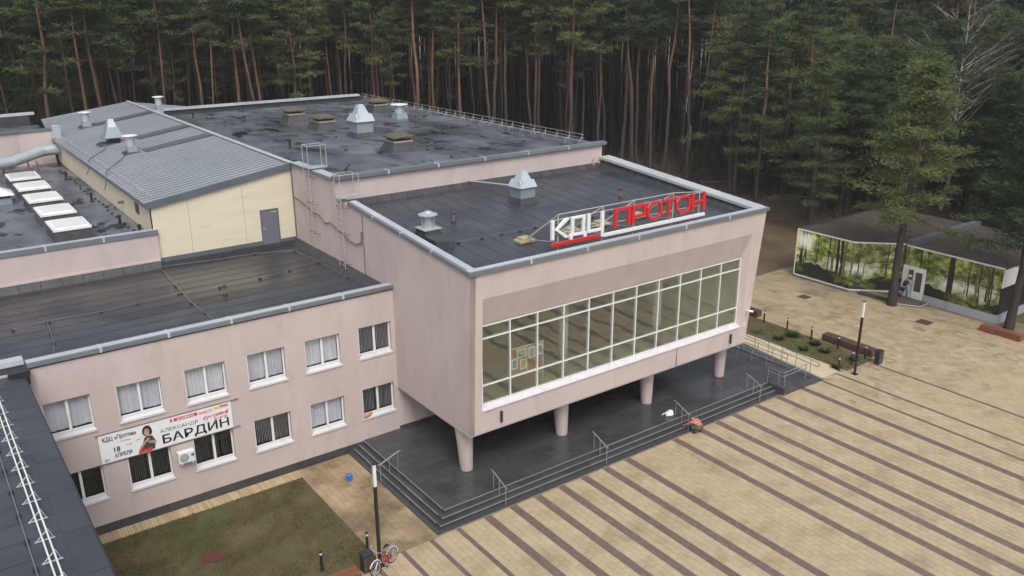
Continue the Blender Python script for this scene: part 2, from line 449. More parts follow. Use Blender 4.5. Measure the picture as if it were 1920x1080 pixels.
# beige pavers: rows of boards between the stripes, staggered; nearest 300 are objects
def in_clear(x, y):
    return True
pv = []
rs = random.Random(3)
edges = sorted([(cx - w/2, cx + w/2) for cx, w in stripes])
bands = []
for (a0, a1), (b0, b1) in zip(edges[:-1], edges[1:]): bands.append((a1, b0))
bands.append((edges[-1][1], 44.0))
PL = .42
for a, b in bands:
    nc = max(1, round((b - a)/.33)); w = (b - a)/nc
    for c in range(nc):
        y = -.14 - (PL/2 if c % 2 else 0)
        x0, x1 = a + c*w, a + (c+1)*w
        ys = []
        if c % 2: ys.append((y, -.14))
        while y > -22:
            ys.append((y - PL, y)); y -= PL
        for (q0, q1) in ys: pv.append((x0, x1, q0, q1, 0))
# areas beside and behind the entrance platform
def fill(x0, x1, y0, y1, wx, ly, kind):
    nc = max(1, round((x1 - x0)/wx)); w = (x1 - x0)/nc
    for c in range(nc):
        y = y0 - (ly/2 if c % 2 else 0)
        while y < y1 - .02:
            a, b = max(y, y0), min(y + ly, y1)
            if b - a > .05: pv.append((x0 + c*w, x0 + (c+1)*w, a, b, kind))
            y += ly
fill(-2.85, -.03, -.12, 8.64, .33, .6, 3)
fill(32.1, 44.0, -.14, 15.0, .45, .9, 1)
fill(29.0, 32.1, 10.2, 15.0, .45, .9, 1)
fill(26.85, 29.05, -.14, 15.0, .45, .6, 2)
Cv = Vector(CAM)
def vis(x, y):
    d = Vector((x, y, 0)) - Cv
    dep = d.dot(fwd)
    if dep < 1: return False
    px = 960 + 1610.46*d.dot(r_)/dep; py_ = 540 - 1610.46*d.dot(u_)/dep
    return -40 < px < 1960 and -40 < py_ < 1120
scored = []
for pi, p in enumerate(pv):
    if p[4] == 0 and p[0] > 24 and rs.random() < (p[2]+7)/7*min(1, (p[0]-24)/8): p = (*p[:4], 1)
    elif p[4] == 1 and p[0] > 24 and rs.random() < .22-.08*p[2]: p = (*p[:4], 0)
    cx, cy = (p[0]+p[1])/2, (p[2]+p[3])/2
    scored.append((not vis(cx, cy), (Vector((cx, cy, 0)) - Cv).length, p))
scored.sort(key=lambda t: (t[0], t[1]))
pm = [M['paver'], M['paver_dirty'], M['paver_light'], M['paver_wet']]
PG = .012
pmesh = {}
rest = [MB(), MB(), MB(), MB()]
for i, (nv, dist, p) in enumerate(scored):
    x0, x1, y0, y1, k = p
    w, l = x1 - x0 - PG, y1 - y0 - PG
    dz = rs.uniform(-.0015, .0015)
    if i < 300:
        key = (round(w, 3), round(l, 3), k)
        if key not in pmesh:
            b = MB().box(-w/2, w/2, -l/2, l/2, -.04, 0)
            me = bpy.data.meshes.new('paver'); me.from_pydata(b.v, [], b.f); me.materials.append(pm[k]); pmesh[key] = me
        link('paver', pmesh[key], None, pl, loc=((x0+x1)/2, (y0+y1)/2, dz))
    else:
        rest[k].add([(x0+PG/2, y0+PG/2, dz), (x1-PG/2, y0+PG/2, dz), (x1-PG/2, y1-PG/2, dz), (x0+PG/2, y1-PG/2, dz),
                     (x0+PG/2, y0+PG/2, -.02), (x1-PG/2, y0+PG/2, -.02), (x1-PG/2, y1-PG/2, -.02), (x0+PG/2, y1-PG/2, -.02)],
                    [(0, 1, 2, 3), (0, 4, 5, 1), (1, 5, 6, 2), (2, 6, 7, 3), (3, 7, 4, 0)])
for k in range(4):
    tag(obj('pavers', rest[k], pm[k], pl, fix=False), kind='stuff')
# brick border below the wing wall
bd = tag(obj('border_path', MB().box(-13.5, -2.87, 7.86, 8.66, -.2, -.012), flat('dark_joint', (.10, .075, .045), .9)), kind='structure')
bb = MB()
x = -13.4
while x < -2.9:
    bb.box(x, x + .105, 7.87, 8.64, -.05, rs.uniform(.002, .007)); x += .122
tag(obj('border_bricks', bb, M['brick'], bd), kind='stuff')
# manhole-like dark covers on the far plaza
for (mx_, my_, w, l, lab) in [(40.8, 1.25, .95, .95, 'square dark iron cover in the plaza before the pavilion door'), (38.6, 9.6, .8, .8, 'square dark iron cover in the plaza near the pavilion corner')]:
    t = thing('manhole_cover', lab, 'manhole cover', (mx_, my_, 0), 'square covers in the plaza')
    obj('cover_frame', MB().box(mx_-w/2, mx_+w/2, my_-l/2, my_+l/2, -.05, .006), flat('cover_iron', (.045, .03, .02), .7), t)
    obj('cover_plate', MB().box(mx_-w/2+.06, mx_+w/2-.06, my_-l/2+.06, my_+l/2-.06, -.05, .010), flat('cover_plate', (.065, .042, .026), .7), t)

# ---- lawns
def lawn(name, x0, x1, y0, y1, n, seed, lab):
    b = MB(); nx, ny = 24, 20; rr = random.Random(seed)
    for j in range(ny+1):
        for i in range(nx+1):
            e = 0 if i in (0, nx) or j in (0, ny) else rr.uniform(-.02, .03)
            b.v.append((x0+(x1-x0)*i/nx, y0+(y1-y0)*j/ny, .012+e))
    for j in range(ny):
        for i in range(nx): q = j*(nx+1)+i; b.f.append((q, q+1, q+nx+2, q+nx+1))
    g0 = tag(obj(name, b, M['lawn'], smooth=True, fix=False), kind='structure')
    rg = np.random.default_rng(seed)
    px = rg.uniform(x0, x1, n); py_ = rg.uniform(y0, y1, n)
    # patchiness
    keep = (np.sin(px*1.7+py_*.6)+np.sin(py_*2.3-px*.9)+rg.normal(0, .9, n)) > -1.1
    px, py_ = px[keep], py_[keep]; n = len(px)
    a = rg.uniform(0, 2*np.pi, n); h = rg.uniform(.03, .11, n); w = .014; le = rg.normal(0, .035, (n, 2))
    V = np.zeros((n, 3, 3))
    V[:, 0] = np.stack([px-np.cos(a)*w, py_-np.sin(a)*w, np.full(n, .0)], 1)
    V[:, 1] = np.stack([px+np.cos(a)*w, py_+np.sin(a)*w, np.full(n, .0)], 1)
    V[:, 2] = np.stack([px+le[:, 0], py_+le[:, 1], h], 1)
    me = np_mesh('grass', V.reshape(-1, 3), np.arange(n*3).reshape(-1, 3))
    tag(link('grass', me, M['grassblade']), lab, 'grass', kind='stuff')
lawn('lawn', -13.3, -2.87, -.28, 7.85, 95000, 5, 'short patchy green and brown grass of the lawn by the pink wing')
lawn('planting_bed', 29.1, 31.95, -.42, 10.2, 16000, 6, 'sparse grass of the planting bed beside the ramp')
t = thing('manhole_cover', 'round rusty red iron manhole cover in the lawn', 'manhole cover', (-8.37, 4.2, .03))
obj('cover_ring', MB().lathe(-8.37, 4.2, [(.42, 0), (.42, .055), (.36, .06)], 24), M['manhole'], t)
obj('cover_plate', MB().lathe(-8.37, 4.2, [(.35, 0), (.35, .065), (.30, .07), (.12, .066), (.10, .075)], 24), M['manhole'], t)

# ------------------------------------------------------------------ entrance terrace: steps and floor tiles
ter = tag(obj('terrace', MB().box(.86, 25.62, .86, 15.0, -.2, .425).box(23.1, 25.62, -.28, .9, -.2, .425), M['granite']), kind='structure')
base = MB().box(0, 23.1, 0, .3, -.2, .006).box(0, .3, .3, 8.68, -.2, .006)
obj('base_strip', base, M['granite'], ter)
NO = [.27, .54, .83]
for k, o in enumerate(NO):
    z = .15*(k+1)
    nxt = NO[k+1] if k < 2 else .95
    rs_ = MB().box(o+.025, 23.08, o+.025, nxt+.2, -.1, z-.03).box(o+.025, nxt+.2, nxt+.2, 8.68, -.1, z-.03)
    obj('step', rs_, M['granite'], ter)
    ln = 1.45
    x = o; d = (nxt - o + .04) if k < 2 else .12
    while x < 23.0:
        x1 = min(x+ln, 23.08)
        obj('tread_slab', MB().box(x+.002, x1-.002, o, o+d, z-.03, z+rs.uniform(-.001, .001)), M['granite'] if k < 3 else M['granite'], ter)
        obj('nosing', MB().box(x+.002, x1-.002, o-.006, o+.05, z-.035, z+.004), M['granite_edge'], ter)
        x = x1
    y = o + d
    while y < 8.6:
        y1 = min(y+ln, 8.68)
        obj('tread_slab', MB().box(o, o+d, y+.002, y1-.002, z-.03, z+rs.uniform(-.001, .001)), M['granite'], ter)
        obj('nosing', MB().box(o-.006, o+.05, y+.002, y1-.002, z-.032, z+.004), M['granite_edge'], ter)
        y = y1
TW, TL = 1.2, .6
j = 0; y = .95
tmesh = {}
while y < 9.0:
    x = .95 - (TW/2 if j % 2 else 0)
    while x < 25.55:
        a, b = max(x, .95), min(x+TW, 25.55)
        if b - a > .1:
            w = round(b-a-.006, 3)
            if w not in tmesh:
                m_ = MB().box(-w/2, w/2, -TL/2+.003, TL/2-.003, -.04, 0)
                me = bpy.data.meshes.new('floor_tile'); me.from_pydata(m_.v, [], m_.f); me.materials.append(M['granite']); tmesh[w] = me
            link('floor_tile', tmesh[w], None, ter, loc=((a+b)/2, y+TL/2, .45+rs.uniform(-.0012, .0012)))
        x += TW
    y += TL; j += 1
for k in range(2):
    obj('floor_tile', MB().box(23.14+k*1.2, 24.33+k*1.2, -.26, .94, .41, .45), M['granite'], ter)
obj('landing_wall', MB().box(23.1, 25.62, -.30, -.281, -.1, .44).box(23.08, 23.1, -.30, .9, -.1, .44).box(25.62, 25.64, -.3, 8, -.1, .47), M['granite'], ter)
# ramp
rp = MB()
rp.hexa([(25.65, -.36, -.2), (26.7, -.36, -.2), (26.7, 5.6, -.2), (25.65, 5.6, -.2)], [(25.65, -.36, .006), (26.7, -.36, .006), (26.7, 5.6, .45), (25.65, 5.6, .45)])
rp.box(25.65, 26.7, 5.6, 9, -.2, .45)
ramp = tag(obj('ramp', rp, M['granite']), kind='structure')
obj('ramp_kerb', MB().hexa([(26.7, -.36, -.1), (26.85, -.36, -.1), (26.85, 9, -.1), (26.7, 9, -.1)], [(26.7, -.36, .07), (26.85, -.36, .07), (26.85, 9, .55), (26.7, 9, .55)]), M['granite_edge'], ramp)

# ------------------------------------------------------------------ the main building
B = thing('cultural_centre', 'large pink stucco cultural centre with dark flat roofs and a raised glass-fronted entrance block', 'building', (12, 8.7, 0))

def wall_y(mb, y, t, x0, x1, z0, z1, ops):
    """Wall on plane y facing -y with thickness t and openings (xa, xb, za, zb)."""
    xs = sorted({x0, x1, *[o[0] for o in ops], *[o[1] for o in ops]})
    zs = sorted({z0, z1, *[o[2] for o in ops], *[o[3] for o in ops]})
    for i in range(len(xs)-1):
        for j in range(len(zs)-1):
            cx, cz = (xs[i]+xs[i+1])/2, (zs[j]+zs[j+1])/2
            if any(o[0] < cx < o[1] and o[2] < cz < o[3] for o in ops): continue
            mb.quad((xs[i], y, zs[j]), (xs[i+1], y, zs[j]), (xs[i+1], y, zs[j+1]), (xs[i], y, zs[j+1]))
            mb.quad((xs[i], y+t, zs[j]), (xs[i], y+t, zs[j+1]), (xs[i+1], y+t, zs[j+1]), (xs[i+1], y+t, zs[j]))
    for xa, xb, za, zb in ops:
        mb.quad((xa, y, za), (xa, y, zb), (xa, y+t, zb), (xa, y+t, za))
        mb.quad((xb, y, za), (xb, y+t, za), (xb, y+t, zb), (xb, y, zb))
        mb.quad((xa, y, zb), (xb, y, zb), (xb, y+t, zb), (xa, y+t, zb))
        mb.quad((xa, y, za), (xa, y+t, za), (xb, y+t, za), (xb, y, za))

def coping(parent, p0, p1, wdt, thk, seg, m, strap=True, name='coping', face=None):
    p0, p1 = Vector(p0), Vector(p1); L = (p1-p0).length; n = max(1, round(L/seg)); d = (p1-p0)/L
    for i in range(n):
        a = p0 + d*(L*i/n + .004); b = p0 + d*(L*(i+1)/n - .004)
        mb = MB().bar(a - Vector((0, 0, thk/2)), b - Vector((0, 0, thk/2)), wdt, thk)
        o = obj(name, mb, m, parent)
        if strap and i < n-1:
            c = p0 + d*(L*(i+1)/n)
            obj('joint_strap', MB().bar(c - d*.05 - Vector((0, 0, thk/2-.004)), c + d*.05 - Vector((0, 0, thk/2-.004)), wdt+.016, thk+.016), M['coping_light'], parent)

XL, YW, YH = 2.99, 8.70, 14.69
# --- office wing
wx = [-12.99 + 2.79*k for k in range(6)]
UZ, LZ = (4.88, 6.55), (1.58, 3.22)
ops = [(x, x+1.8, *UZ) for x in wx] + [(x, x+1.8, *LZ) for x in wx]
wb = MB(); wall_y(wb, YW, .35, -34, XL, .40, 8.16, ops)
wall = obj('wall', wb, M['stucco'], B, fix=False); tag(wall, 'pink two-storey wing wall with twelve windows')
obj('wall', MB().box(-34, -33.6, YW+.36, 20, 0, 8.16), M['stucco'], B)
obj('floor_slab', MB().box(-33, 2.9, YW+.36, 14, 3.7, 4.0).box(-33, 2.9, YW+.36, 14, -.1, .3), M['dark_in'], B)
obj('inner_wall', MB().box(-33, 2.9, 13.4, 13.6, .3, 7.5), M['lobby_wall'], B)
x = -13.5
while x < 2.9:
    x1 = min(x+1.17, XL+.0)
    obj('plinth_tile', MB().box(x+.004, x1-.004, YW-.03, YW+.3, -.1, .40+rs.uniform(-.004, .004)), M['granite'], B); x = x1
obj('plinth_tile', MB().box(XL, 22, YW-.02, YW+.2, .45, .6), M['granite'], B)

def window(x, z0, z1, lower, k):
    y = YW + .17
    w = 1.8; xc = x + .92
    fr = MB()
    t = .07
    zb = z0 + .16
    fr.box(x, x+t, y, y+.07, zb, z1).box(x+w-t, x+w, y, y+.07, zb, z1).box(x+t, x+w-t, y, y+.07, z1-t, z1).box(x+t, x+w-t, y, y+.07, zb, zb+t)
    fr.box(xc-.055, xc+.055, y-.012, y+.07, zb+t, z1-t)
    fo = obj('window', fr, M['white'], B)
    for a, b in ((x+t, xc-.055), (xc+.055, x+w-t)):
        obj('pane', MB().box(a, b, y+.025, y+.04, zb+t, z1-t), M['glass_win'], fo)
    s = MB().hexa([(x-.05, YW-.07, z0-.04), (x+w+.05, YW-.07, z0-.04), (x+w+.05, y, z0+.0), (x-.05, y, z0+.0)],
                  [(x-.05, YW-.07, z0), (x+w+.05, YW-.07, z0), (x+w+.05, y, zb-.004), (x-.05, y, zb-.004)])
    # sill sits inside the reveal; outer lip proud of the wall
    s = MB().hexa([(x+.002, YW, z0+.002), (x+w-.002, YW, z0+.002), (x+w-.002, y+.07, z0+.002), (x+.002, y+.07, z0+.002)],
                  [(x+.002, YW, z0+.05), (x+w-.002, YW, z0+.05), (x+w-.002, y+.07, zb-.002), (x+.002, y+.07, zb-.002)])
    s.box(x-.05, x+w+.05, YW-.06, YW-.002, z0-.03, z0+.052)
    obj('sill', s, M['sill'], fo)
    obj('reveal_trim', MB().box(x+.001, x+.03, YW+.004, y, zb, z1-.002), M['white'], fo)
    bl = MB(); yb = y + .16
    rr = random.Random(100 + k)
    sw = .085
    xx = x + .06
    openf = lower
    ang0 = rr.uniform(.15, .35) if not openf else rr.uniform(.9, 1.25)
    if k in (5, 11): ang0 = .85
    if k == 4 or k == 10: ang0 = .2
    while xx < x + w - .06:
        an = ang0 + rr.uniform(-.06, .06)
        dx, dy = math.cos(an)*sw/2, math.sin(an)*sw/2
        zt, zl = z1 + .02, zb + .1 + rr.uniform(-.01, .03)
        if not (openf and rr.random() < .04):
            bl.quad((xx-dx, yb-dy, zl), (xx+dx, yb+dy, zl), (xx+dx, yb+dy, zt), (xx-dx, yb-dy, zt))
        xx += .078
    bl.box(x+.05, x+w-.05, yb-.03, yb+.03, z1-.0, z1+.05)
    obj('blind', bl, M['blind_dark'] if openf and k not in (9, 10, 11) else M['blind'], fo, fix=False)
for k, x in enumerate(wx):
    window(x, *UZ, False, k)
for k, x in enumerate(wx):
    window(x, *LZ, k != 4, 6 + k)
# wing roof
rz = 7.85
rf = obj('roof', MB().box(-34, XL-.02, YW+.36, 20.5, rz-.3, rz-.01), M['bitumen_wet'], B)
y = YW + .36; k = 0
while y < 20.5:
    y1 = min(y+.98, 20.5)
    xs_ = -34
    while xs_ < XL-.1:
        xe = min(xs_ + rs.uniform(8, 11), XL-.02)
        if xe > -16:
            obj('roof_sheet', MB().hexa([(xs_+.004, y, rz-.009), (xe, y, rz-.009), (xe, y1+.04, rz-.009), (xs_+.004, y1+.04, rz-.009)], [(xs_+.004, y, rz+.014), (xe, y, rz+.014), (xe, y1+.04, rz+.002), (xs_+.004, y1+.04, rz+.002)]), M['bitumen_wet'] if k > 3 else M['bitumen'], rf)
        xs_ = xe
    y = y1; k += 1
obj('parapet', MB().box(-34, XL-.003, YW+.003, YW+.347, 8.0, 8.25), M['flash'], B)
obj('parapet', MB().box(-34, XL-.003, YW+.352, YW+.40, 7.86, 8.22), M['flash'], B)
coping(B, (-13.2, YW+.17, 8.43), (XL-.02, YW+.17, 8.43), .56, .17, 2.55, M['coping'])
for xx_, l in [(-13.1, 2.5)]: pass
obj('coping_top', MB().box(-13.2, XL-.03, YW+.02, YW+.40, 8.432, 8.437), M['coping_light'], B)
coping(B, (-33.5, YW+.45, 8.55), (-13.25, YW+.45, 8.55), .5, .2, 2.6, M['coping_light'])
obj('parapet', MB().box(-34, -13.3, YW+.25, YW+.65, 7.9, 8.34), M['flash'], B)
# upstands round the wing roof
for a, b in ((-14, -8.6), (-8.6, -5.6)):
    pass
x = -16.0
while x < -5.1:
    x1 = min(x+1.0, -5.0)
    obj('roof_upstand', MB().hexa([(x+.01, 20.28, rz), (x1-.01, 20.28, rz), (x1-.01, 20.56, rz), (x+.01, 20.56, rz)], [(x+.01, 20.44, 8.22+rs.uniform(-.02, .02)), (x1-.01, 20.44, 8.22+rs.uniform(-.02, .02)), (x1-.01, 20.56, 8.24), (x+.01, 20.56, 8.24)]), M['flash'], B); x = x1
obj('roof_upstand', MB().box(-4.95, 2.9, 20.55, 20.76, rz, 8.1), M['flash'], B)
obj('roof_upstand', MB().hexa([(2.55, 9.1, rz), (2.98, 9.1, rz), (2.98, 20.6, rz), (2.55, 20.6, rz)], [(2.85, 9.1, 8.2), (2.98, 9.1, 8.2), (2.98, 20.6, 8.2), (2.85, 20.6, 8.2)]), M['flash'], B)

# --- pink low block with skylights
lz = 9.5
obj('wall', MB().box(-34, -4.97, 20.57, 20.90, 7.6, 9.72), M['stucco'], B)
obj('wall', MB().box(-34, -5.02, 20.50, 20.57, 8.24, 8.34), M['stucco'], B)
obj('roof', MB().box(-34, -5.0, 20.9, 49, lz-.4, lz), M['bitumen_old'], B)
obj('parapet', MB().box(-34, -4.97, 20.901, 20.95, lz, 9.75), M['flash'], B)
coping(B, (-16, 20.78, 9.98), (-4.93, 20.78, 9.98), .56, .24, 2.8, M['coping'])
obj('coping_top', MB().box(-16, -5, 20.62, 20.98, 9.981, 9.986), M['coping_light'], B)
# back pink wall and the roof behind it
obj('wall', MB().prism([(-16, 47.6), (-7.6, 49.2), (-5.25, 49.0), (-5.25, 49.6), (-16, 49.9)], lz-.2, 12.1), M['stucco'], B)
coping(B, (-16, 47.75, 12.25), (-7.55, 49.3, 12.25), .5, .16, 2.6, M['coping'], False)
coping(B, (-7.55, 49.3, 12.25), (-5.0, 49.15, 12.25), .5, .16, 2.6, M['coping'], False)
obj('parapet', MB().prism([(-16, 53.5), (-6, 54.6), (-6, 54.9), (-16, 53.9)], 11, 12.75), M['flash'], B)
coping(B, (-16, 53.6, 12.95), (-5.6, 54.9, 12.95), .5, .2, 2.8, M['coping_light'], False)
obj('roof', MB().prism([(-16, 49.9), (-5.5, 49.6), (-5.5, 54.7), (-16, 53.7)], 11, 11.9), M['bitumen_old'], B)

# --- cream block with ribbed metal roof
CY0, CY1 = 20.77, 60.3
ez, rzt = 11.42, 12.68
def mz(x): return rzt + (x - XL)*(rzt-ez)/(XL+5.35)
obj('wall', MB().prism_y([(-5.08, 7.6), (XL-.02, 7.6), (XL-.02, rzt-.28), (-5.08, mz(-5.08)-.28)], CY0+.06, CY0+.4), M['dark_in'], B)
def cpanel(xa, xb, za, zbL, zbR):
    return MB().prism_y([(xa+.008, za), (xb-.008, za), (xb-.008, zbR), (xa+.008, zbL)], CY0, CY0+.055)
DX0, DX1, DZ0, DZ1 = .90, 1.95, 8.02, 10.14
for xa, xb in ((-5.1, -3.14), (-3.14, -.05)):
    obj('cladding_panel', cpanel(xa, xb, 8.1, mz(xa)-.25, mz(xb)-.25), M['cream'], B)
obj('cladding_panel', MB().prism_y([(-.042, 8.1), (DX0-.03, 8.1), (DX0-.03, DZ1+.03), (DX1+.03, DZ1+.03), (DX1+.03, 8.1), (XL-.03, 8.1), (XL-.03, mz(XL)-.25), (-.042, mz(-.05)-.25)], CY0, CY0+.055), M['cream'], B)
obj('base_flashing', MB().box(-4.98, DX0-.02, CY0-.05, CY0-.002, 8.09, 8.33).box(DX1+.02, XL-.03, CY0-.05, CY0-.002, 8.06, 8.28), M['fascia'], B)
dr = obj('door', MB().box(DX0+.03, DX1-.03, CY0-.035, CY0+.05, DZ0+.02, DZ1-.03), M['door_grey'], B)
obj('door_frame', MB().box(DX0-.03, DX0+.03, CY0-.05, CY0+.05, DZ0, DZ1+.03).box(DX1-.03, DX1+.03, CY0-.05, CY0+.05, DZ0, DZ1+.03).box(DX0+.03, DX1-.03, CY0-.05, CY0+.05, DZ1-.03, DZ1+.03), M['fascia'], dr)
obj('door_handle', MB().box(DX0+.1, DX0+.24, CY0-.09, CY0-.055, 9.02, 9.05).box(DX0+.09, DX0+.13, CY0-.07, CY0-.036, 8.95, 9.12), M['galv'], dr)
obj('door_closer', MB().box(DX1-.42, DX1-.1, CY0-.08, CY0-.036, 9.96, 10.02), M['galv'], dr)
# left long wall of the cream block
obj('wall', MB().box(-5.0, -4.8, CY0+.41, 49.5, lz-.3, mz(-5)-.3), M['dark_in'], B)
yy = [CY0+.06, 25.4, 34.7, 46.4, 49.5]
for a, b in zip(yy[:-1], yy[1:]):
    obj('cladding_panel', MB().box(-5.08, -5.005, a+.008, b-.008, lz+.02, mz(-5)-.28), M['cream'], B)
obj('wall_grille', MB().box(-5.12, -5.082, 23.6, 24.4, 10.25, 10.85), flat('grille_brown', (.10, .06, .05)), B)
obj('vent_pipe', MB().cyl((-5.4, 27.4, 10.3), (-5.06, 27.4, 10.3), .09, n=10), M['rail_dark'], B)
# roof skin: slope from ridge (x = XL) to eave
mr_ = MB().hexa([(-5.35, CY0-.14, ez-.14), (XL, CY0-.14, rzt-.14), (XL, CY1, rzt-.14), (-5.35, 50, ez-.14)], [(-5.35, CY0-.14, ez), (XL, CY0-.14, rzt), (XL, CY1, rzt), (-5.35, 50, ez)])
mr_.hexa([(-5.35, 50.001, ez-.14), (XL-.001, 50.001, rzt-.14), (XL-.001, CY1, rzt-.14), (-4.3, 61, ez)], [(-5.35, 50.001, ez), (XL-.001, 50.001, rzt), (XL-.001, CY1, rzt), (-4.3, 61, mz(-4.3))])
mr_.hexa([(XL+.001, 49, rzt-.14), (9.5, 49, rzt-1.2), (9.5, CY1, rzt-1.2), (XL+.001, CY1, rzt-.14)], [(XL+.001, 49, rzt), (9.5, 49, rzt-1.0), (9.5, CY1, rzt-1.0), (XL+.001, CY1, rzt)])
mroof = obj('roof', mr_, M['metal_roof'], B); tag(mroof, 'ribbed blue-grey metal roof on the cream block')
rb = MB(); y = CY0 + .05
while y < 60.0:
    xe = -5.33 if y < 50 else -5.3 + (y-50)*.09
    for xa, xb in ((xe, XL-.02),):
        za, zb_ = mz(xa), mz(xb)
        w = .055
        rb.hexa([(xa, y-w, za-.01), (xb, y-w, zb_-.01), (xb, y+w, zb_-.01), (xa, y+w, za-.01)], [(xa, y-w*.6, za+.065), (xb, y-w*.6, zb_+.065), (xb, y+w*.6, zb_+.065), (xa, y+w*.6, za+.065)])
    y += .58
tag(obj('roof_ribs', rb, mat('rib_metal', (.14, .155, .175), (.17, .185, .205), .3, .4, metal=.2), mroof), kind='stuff')
# fascias
fs = MB().prism_y([(-5.40, ez-.27), (XL-.01, rzt-.27), (XL-.01, rzt+.07), (-5.40, ez+.07)], CY0-.18, CY0-.141)
obj('fascia', fs, M['fascia'], mroof)
obj('gable_trim', MB().prism_y([(-5.38, ez+.071), (XL-.01, rzt+.071), (XL-.01, rzt+.08), (-5.38, ez+.08)], CY0-.18, CY0+.06), M['coping'], mroof)
obj('fascia', MB().box(-5.40, -5.352, CY0-.14, 50, ez-.2, ez+.01), M['fascia'], mroof)
# ridge flashing
obj('ridge_cap', MB().box(XL-.14, XL+.18, CY0-.15, 60.2, rzt+.07, rzt+.10), M['coping_light'], mroof)
for y0, xe in ((34.3, -1.8), (39.8, -1.0), (50.2, -1.9)):
    obj('roof_patch', MB().hexa([(xe, y0, mz(xe)+.06), (XL-.16, y0, mz(XL)+.06), (XL-.16, y0+1.3, mz(XL)+.06), (xe, y0+1.3, mz(xe)+.06)], [(xe, y0, mz(xe)+.08), (XL-.16, y0, mz(XL)+.08), (XL-.16, y0+1.3, mz(XL)+.08), (xe, y0+1.3, mz(xe)+.08)]), flat('roof_patch_grey', (.09, .09, .088), .6), mroof)
# snow guard along the eave
sg = MB(); y = 21.7
zsg = mz(-4.75)
while y < 47:
    sg.bar((-4.86, y, zsg), (-4.75, y, zsg+.16), .03, .02).bar((-4.75, y, zsg+.16), (-4.62, y, zsg+.03), .03, .02); y += .72
sg.tube([(-4.77, 21.5, zsg+.14), (-4.77, 46.9, zsg+.14)], .022).tube([(-4.83, 21.5, zsg+.06), (-4.83, 46.9, zsg+.06)], .022)
snow = thing('snow_guard', 'long pale snow guard rail along the eave of the metal roof', 'snow guard', (-4.77, 34, zsg))
obj('guard_rails', sg, M['coping_light'], snow)

# --- tall auditorium block
HZ = 12.6
obj('wall', MB().box(XL+.302, 22.0, YH, YH+.35, 9.5, 12.62), M['stucco'], B)
obj('wall', MB().box(21.7, 22.0, YH+.36, 48.5, 0, 12.5), M['stucco'], B)
obj('wall', MB().box(XL, 22.0, 48.2, 48.5, 0, 12.5).box(XL+.01, XL+.3, CY0, 48.1, 8, 12.5), M['stucco'], B)
hr = obj('roof', MB().box(XL+.22, 21.9, YH+.2, 48.3, HZ-.3, HZ-.01), M['bitumen_old'], B)
tag(hr, 'wide worn flat roof of the tall block with dark puddles')
y = YH + .3; k = 0
while y < 48.2:
    y1 = min(y+1.95, 48.2)
    obj('roof_sheet', MB().hexa([(XL+.25, y, HZ-.02), (21.85, y, HZ-.02), (21.85, y1+.05, HZ-.02), (XL+.25, y1+.05, HZ-.02)], [(XL+.25, y, HZ+.016), (21.85, y, HZ+.016), (21.85, y1+.05, HZ+.002), (XL+.25, y1+.05, HZ+.002)]), M['bitumen_old'], hr)
    y = y1; k += 1
coping(B, (XL-.06, YH+.05, 12.88), (22.25, YH+.05, 12.88), .5, .2, 3.2, M['coping'])
coping(B, (XL+.13, YH+.31, 12.80), (XL+.13, CY0-.2, 12.80), .5, .14, 3.2, M['coping'])
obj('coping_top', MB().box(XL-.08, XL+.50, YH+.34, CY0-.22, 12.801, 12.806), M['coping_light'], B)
obj('parapet', MB().box(XL+.2, 22, 48.05, 48.3, HZ, 13.05), M['flash'], B)
coping(B, (XL+.1, 48.2, 13.2), (21.0, 48.2, 13.2), .7, .16, 3.2, M['coping_light'])
coping(B, (21.95, YH+.3, 12.68), (21.95, 48.0, 12.68), .4, .1, 3.2, M['coping'])

# --- entrance block
def fy(z): return 1.97 + (1.63-1.97)*(z-2.87)/(10.72-2.87)
ZB, ZT = 2.87, 10.72
def xr(z): return 22.05 + .5*(z-ZB)/(ZT-ZB)
# left side wall (also the tall block's side wall), extruded inwards
lw = [(fy(ZB), ZB), (YW+.0, ZB), (YW, .3), (CY0+.3, .3), (CY0+.3, 12.65), (YH, 12.65), (YH, 11.74), (13.3, 11.62), (fy(ZT), ZT)]
n = len(lw); lm_ = MB()
lm_.add([(XL, a, b) for a, b in lw] + [(XL+.3, a, b) for a, b in lw], [tuple(range(n))[::-1], tuple(range(n, 2*n))] + [(i, (i+1) % n, n+(i+1) % n, n+i) for i in range(n)])
# carve out the front end: keep the front strip of the wall closed by the facade
lwall = obj('wall', lm_, M['stucco'], B); tag(lwall, 'tall pink side wall above the wing roof')
# right side wall
rw = MB()
rw.hexa([(22.05-.3, fy(ZB)+.3, ZB), (22.05, fy(ZB), ZB), (22.05, YH, ZB), (22.05-.3, YH, ZB)], [(22.55-.3, fy(ZT)+.3, ZT), (22.55, fy(ZT), ZT), (22.55, YH, 11.75), (22.55-.3, YH, 11.75)])
obj('wall', rw, M['stucco'], B)
# front face with the sunk window
O = [(XL, fy(ZB), ZB), (22.05, fy(ZB), ZB), (22.55, fy(ZT), ZT), (XL, fy(ZT), ZT)]
I = [(3.68, fy(4.0), 4.0), (21.52, fy(4.0), 4.0), (21.60, fy(9.5), 9.5), (3.66, fy(9.5), 9.5)]
WY = 2.16
W = [(3.84, WY, 4.06), (21.34, WY, 4.06), (21.34, WY, 8.09), (3.84, WY, 8.09)]
ff = MB().add(O + I + W + [(3.84, WY+.3, 4.06), (21.34, WY+.3, 4.06), (21.34, WY+.3, 8.09), (3.84, WY+.3, 8.09)],
              [(0, 1, 5, 4), (1, 2, 6, 5), (2, 3, 7, 6), (3, 0, 4, 7), (4, 5, 9, 8), (5, 6, 10, 9), (6, 7, 11, 10), (7, 4, 8, 11),
               (8, 9, 13, 12), (9, 10, 14, 13), (10, 11, 15, 14), (11, 8, 12, 15)])
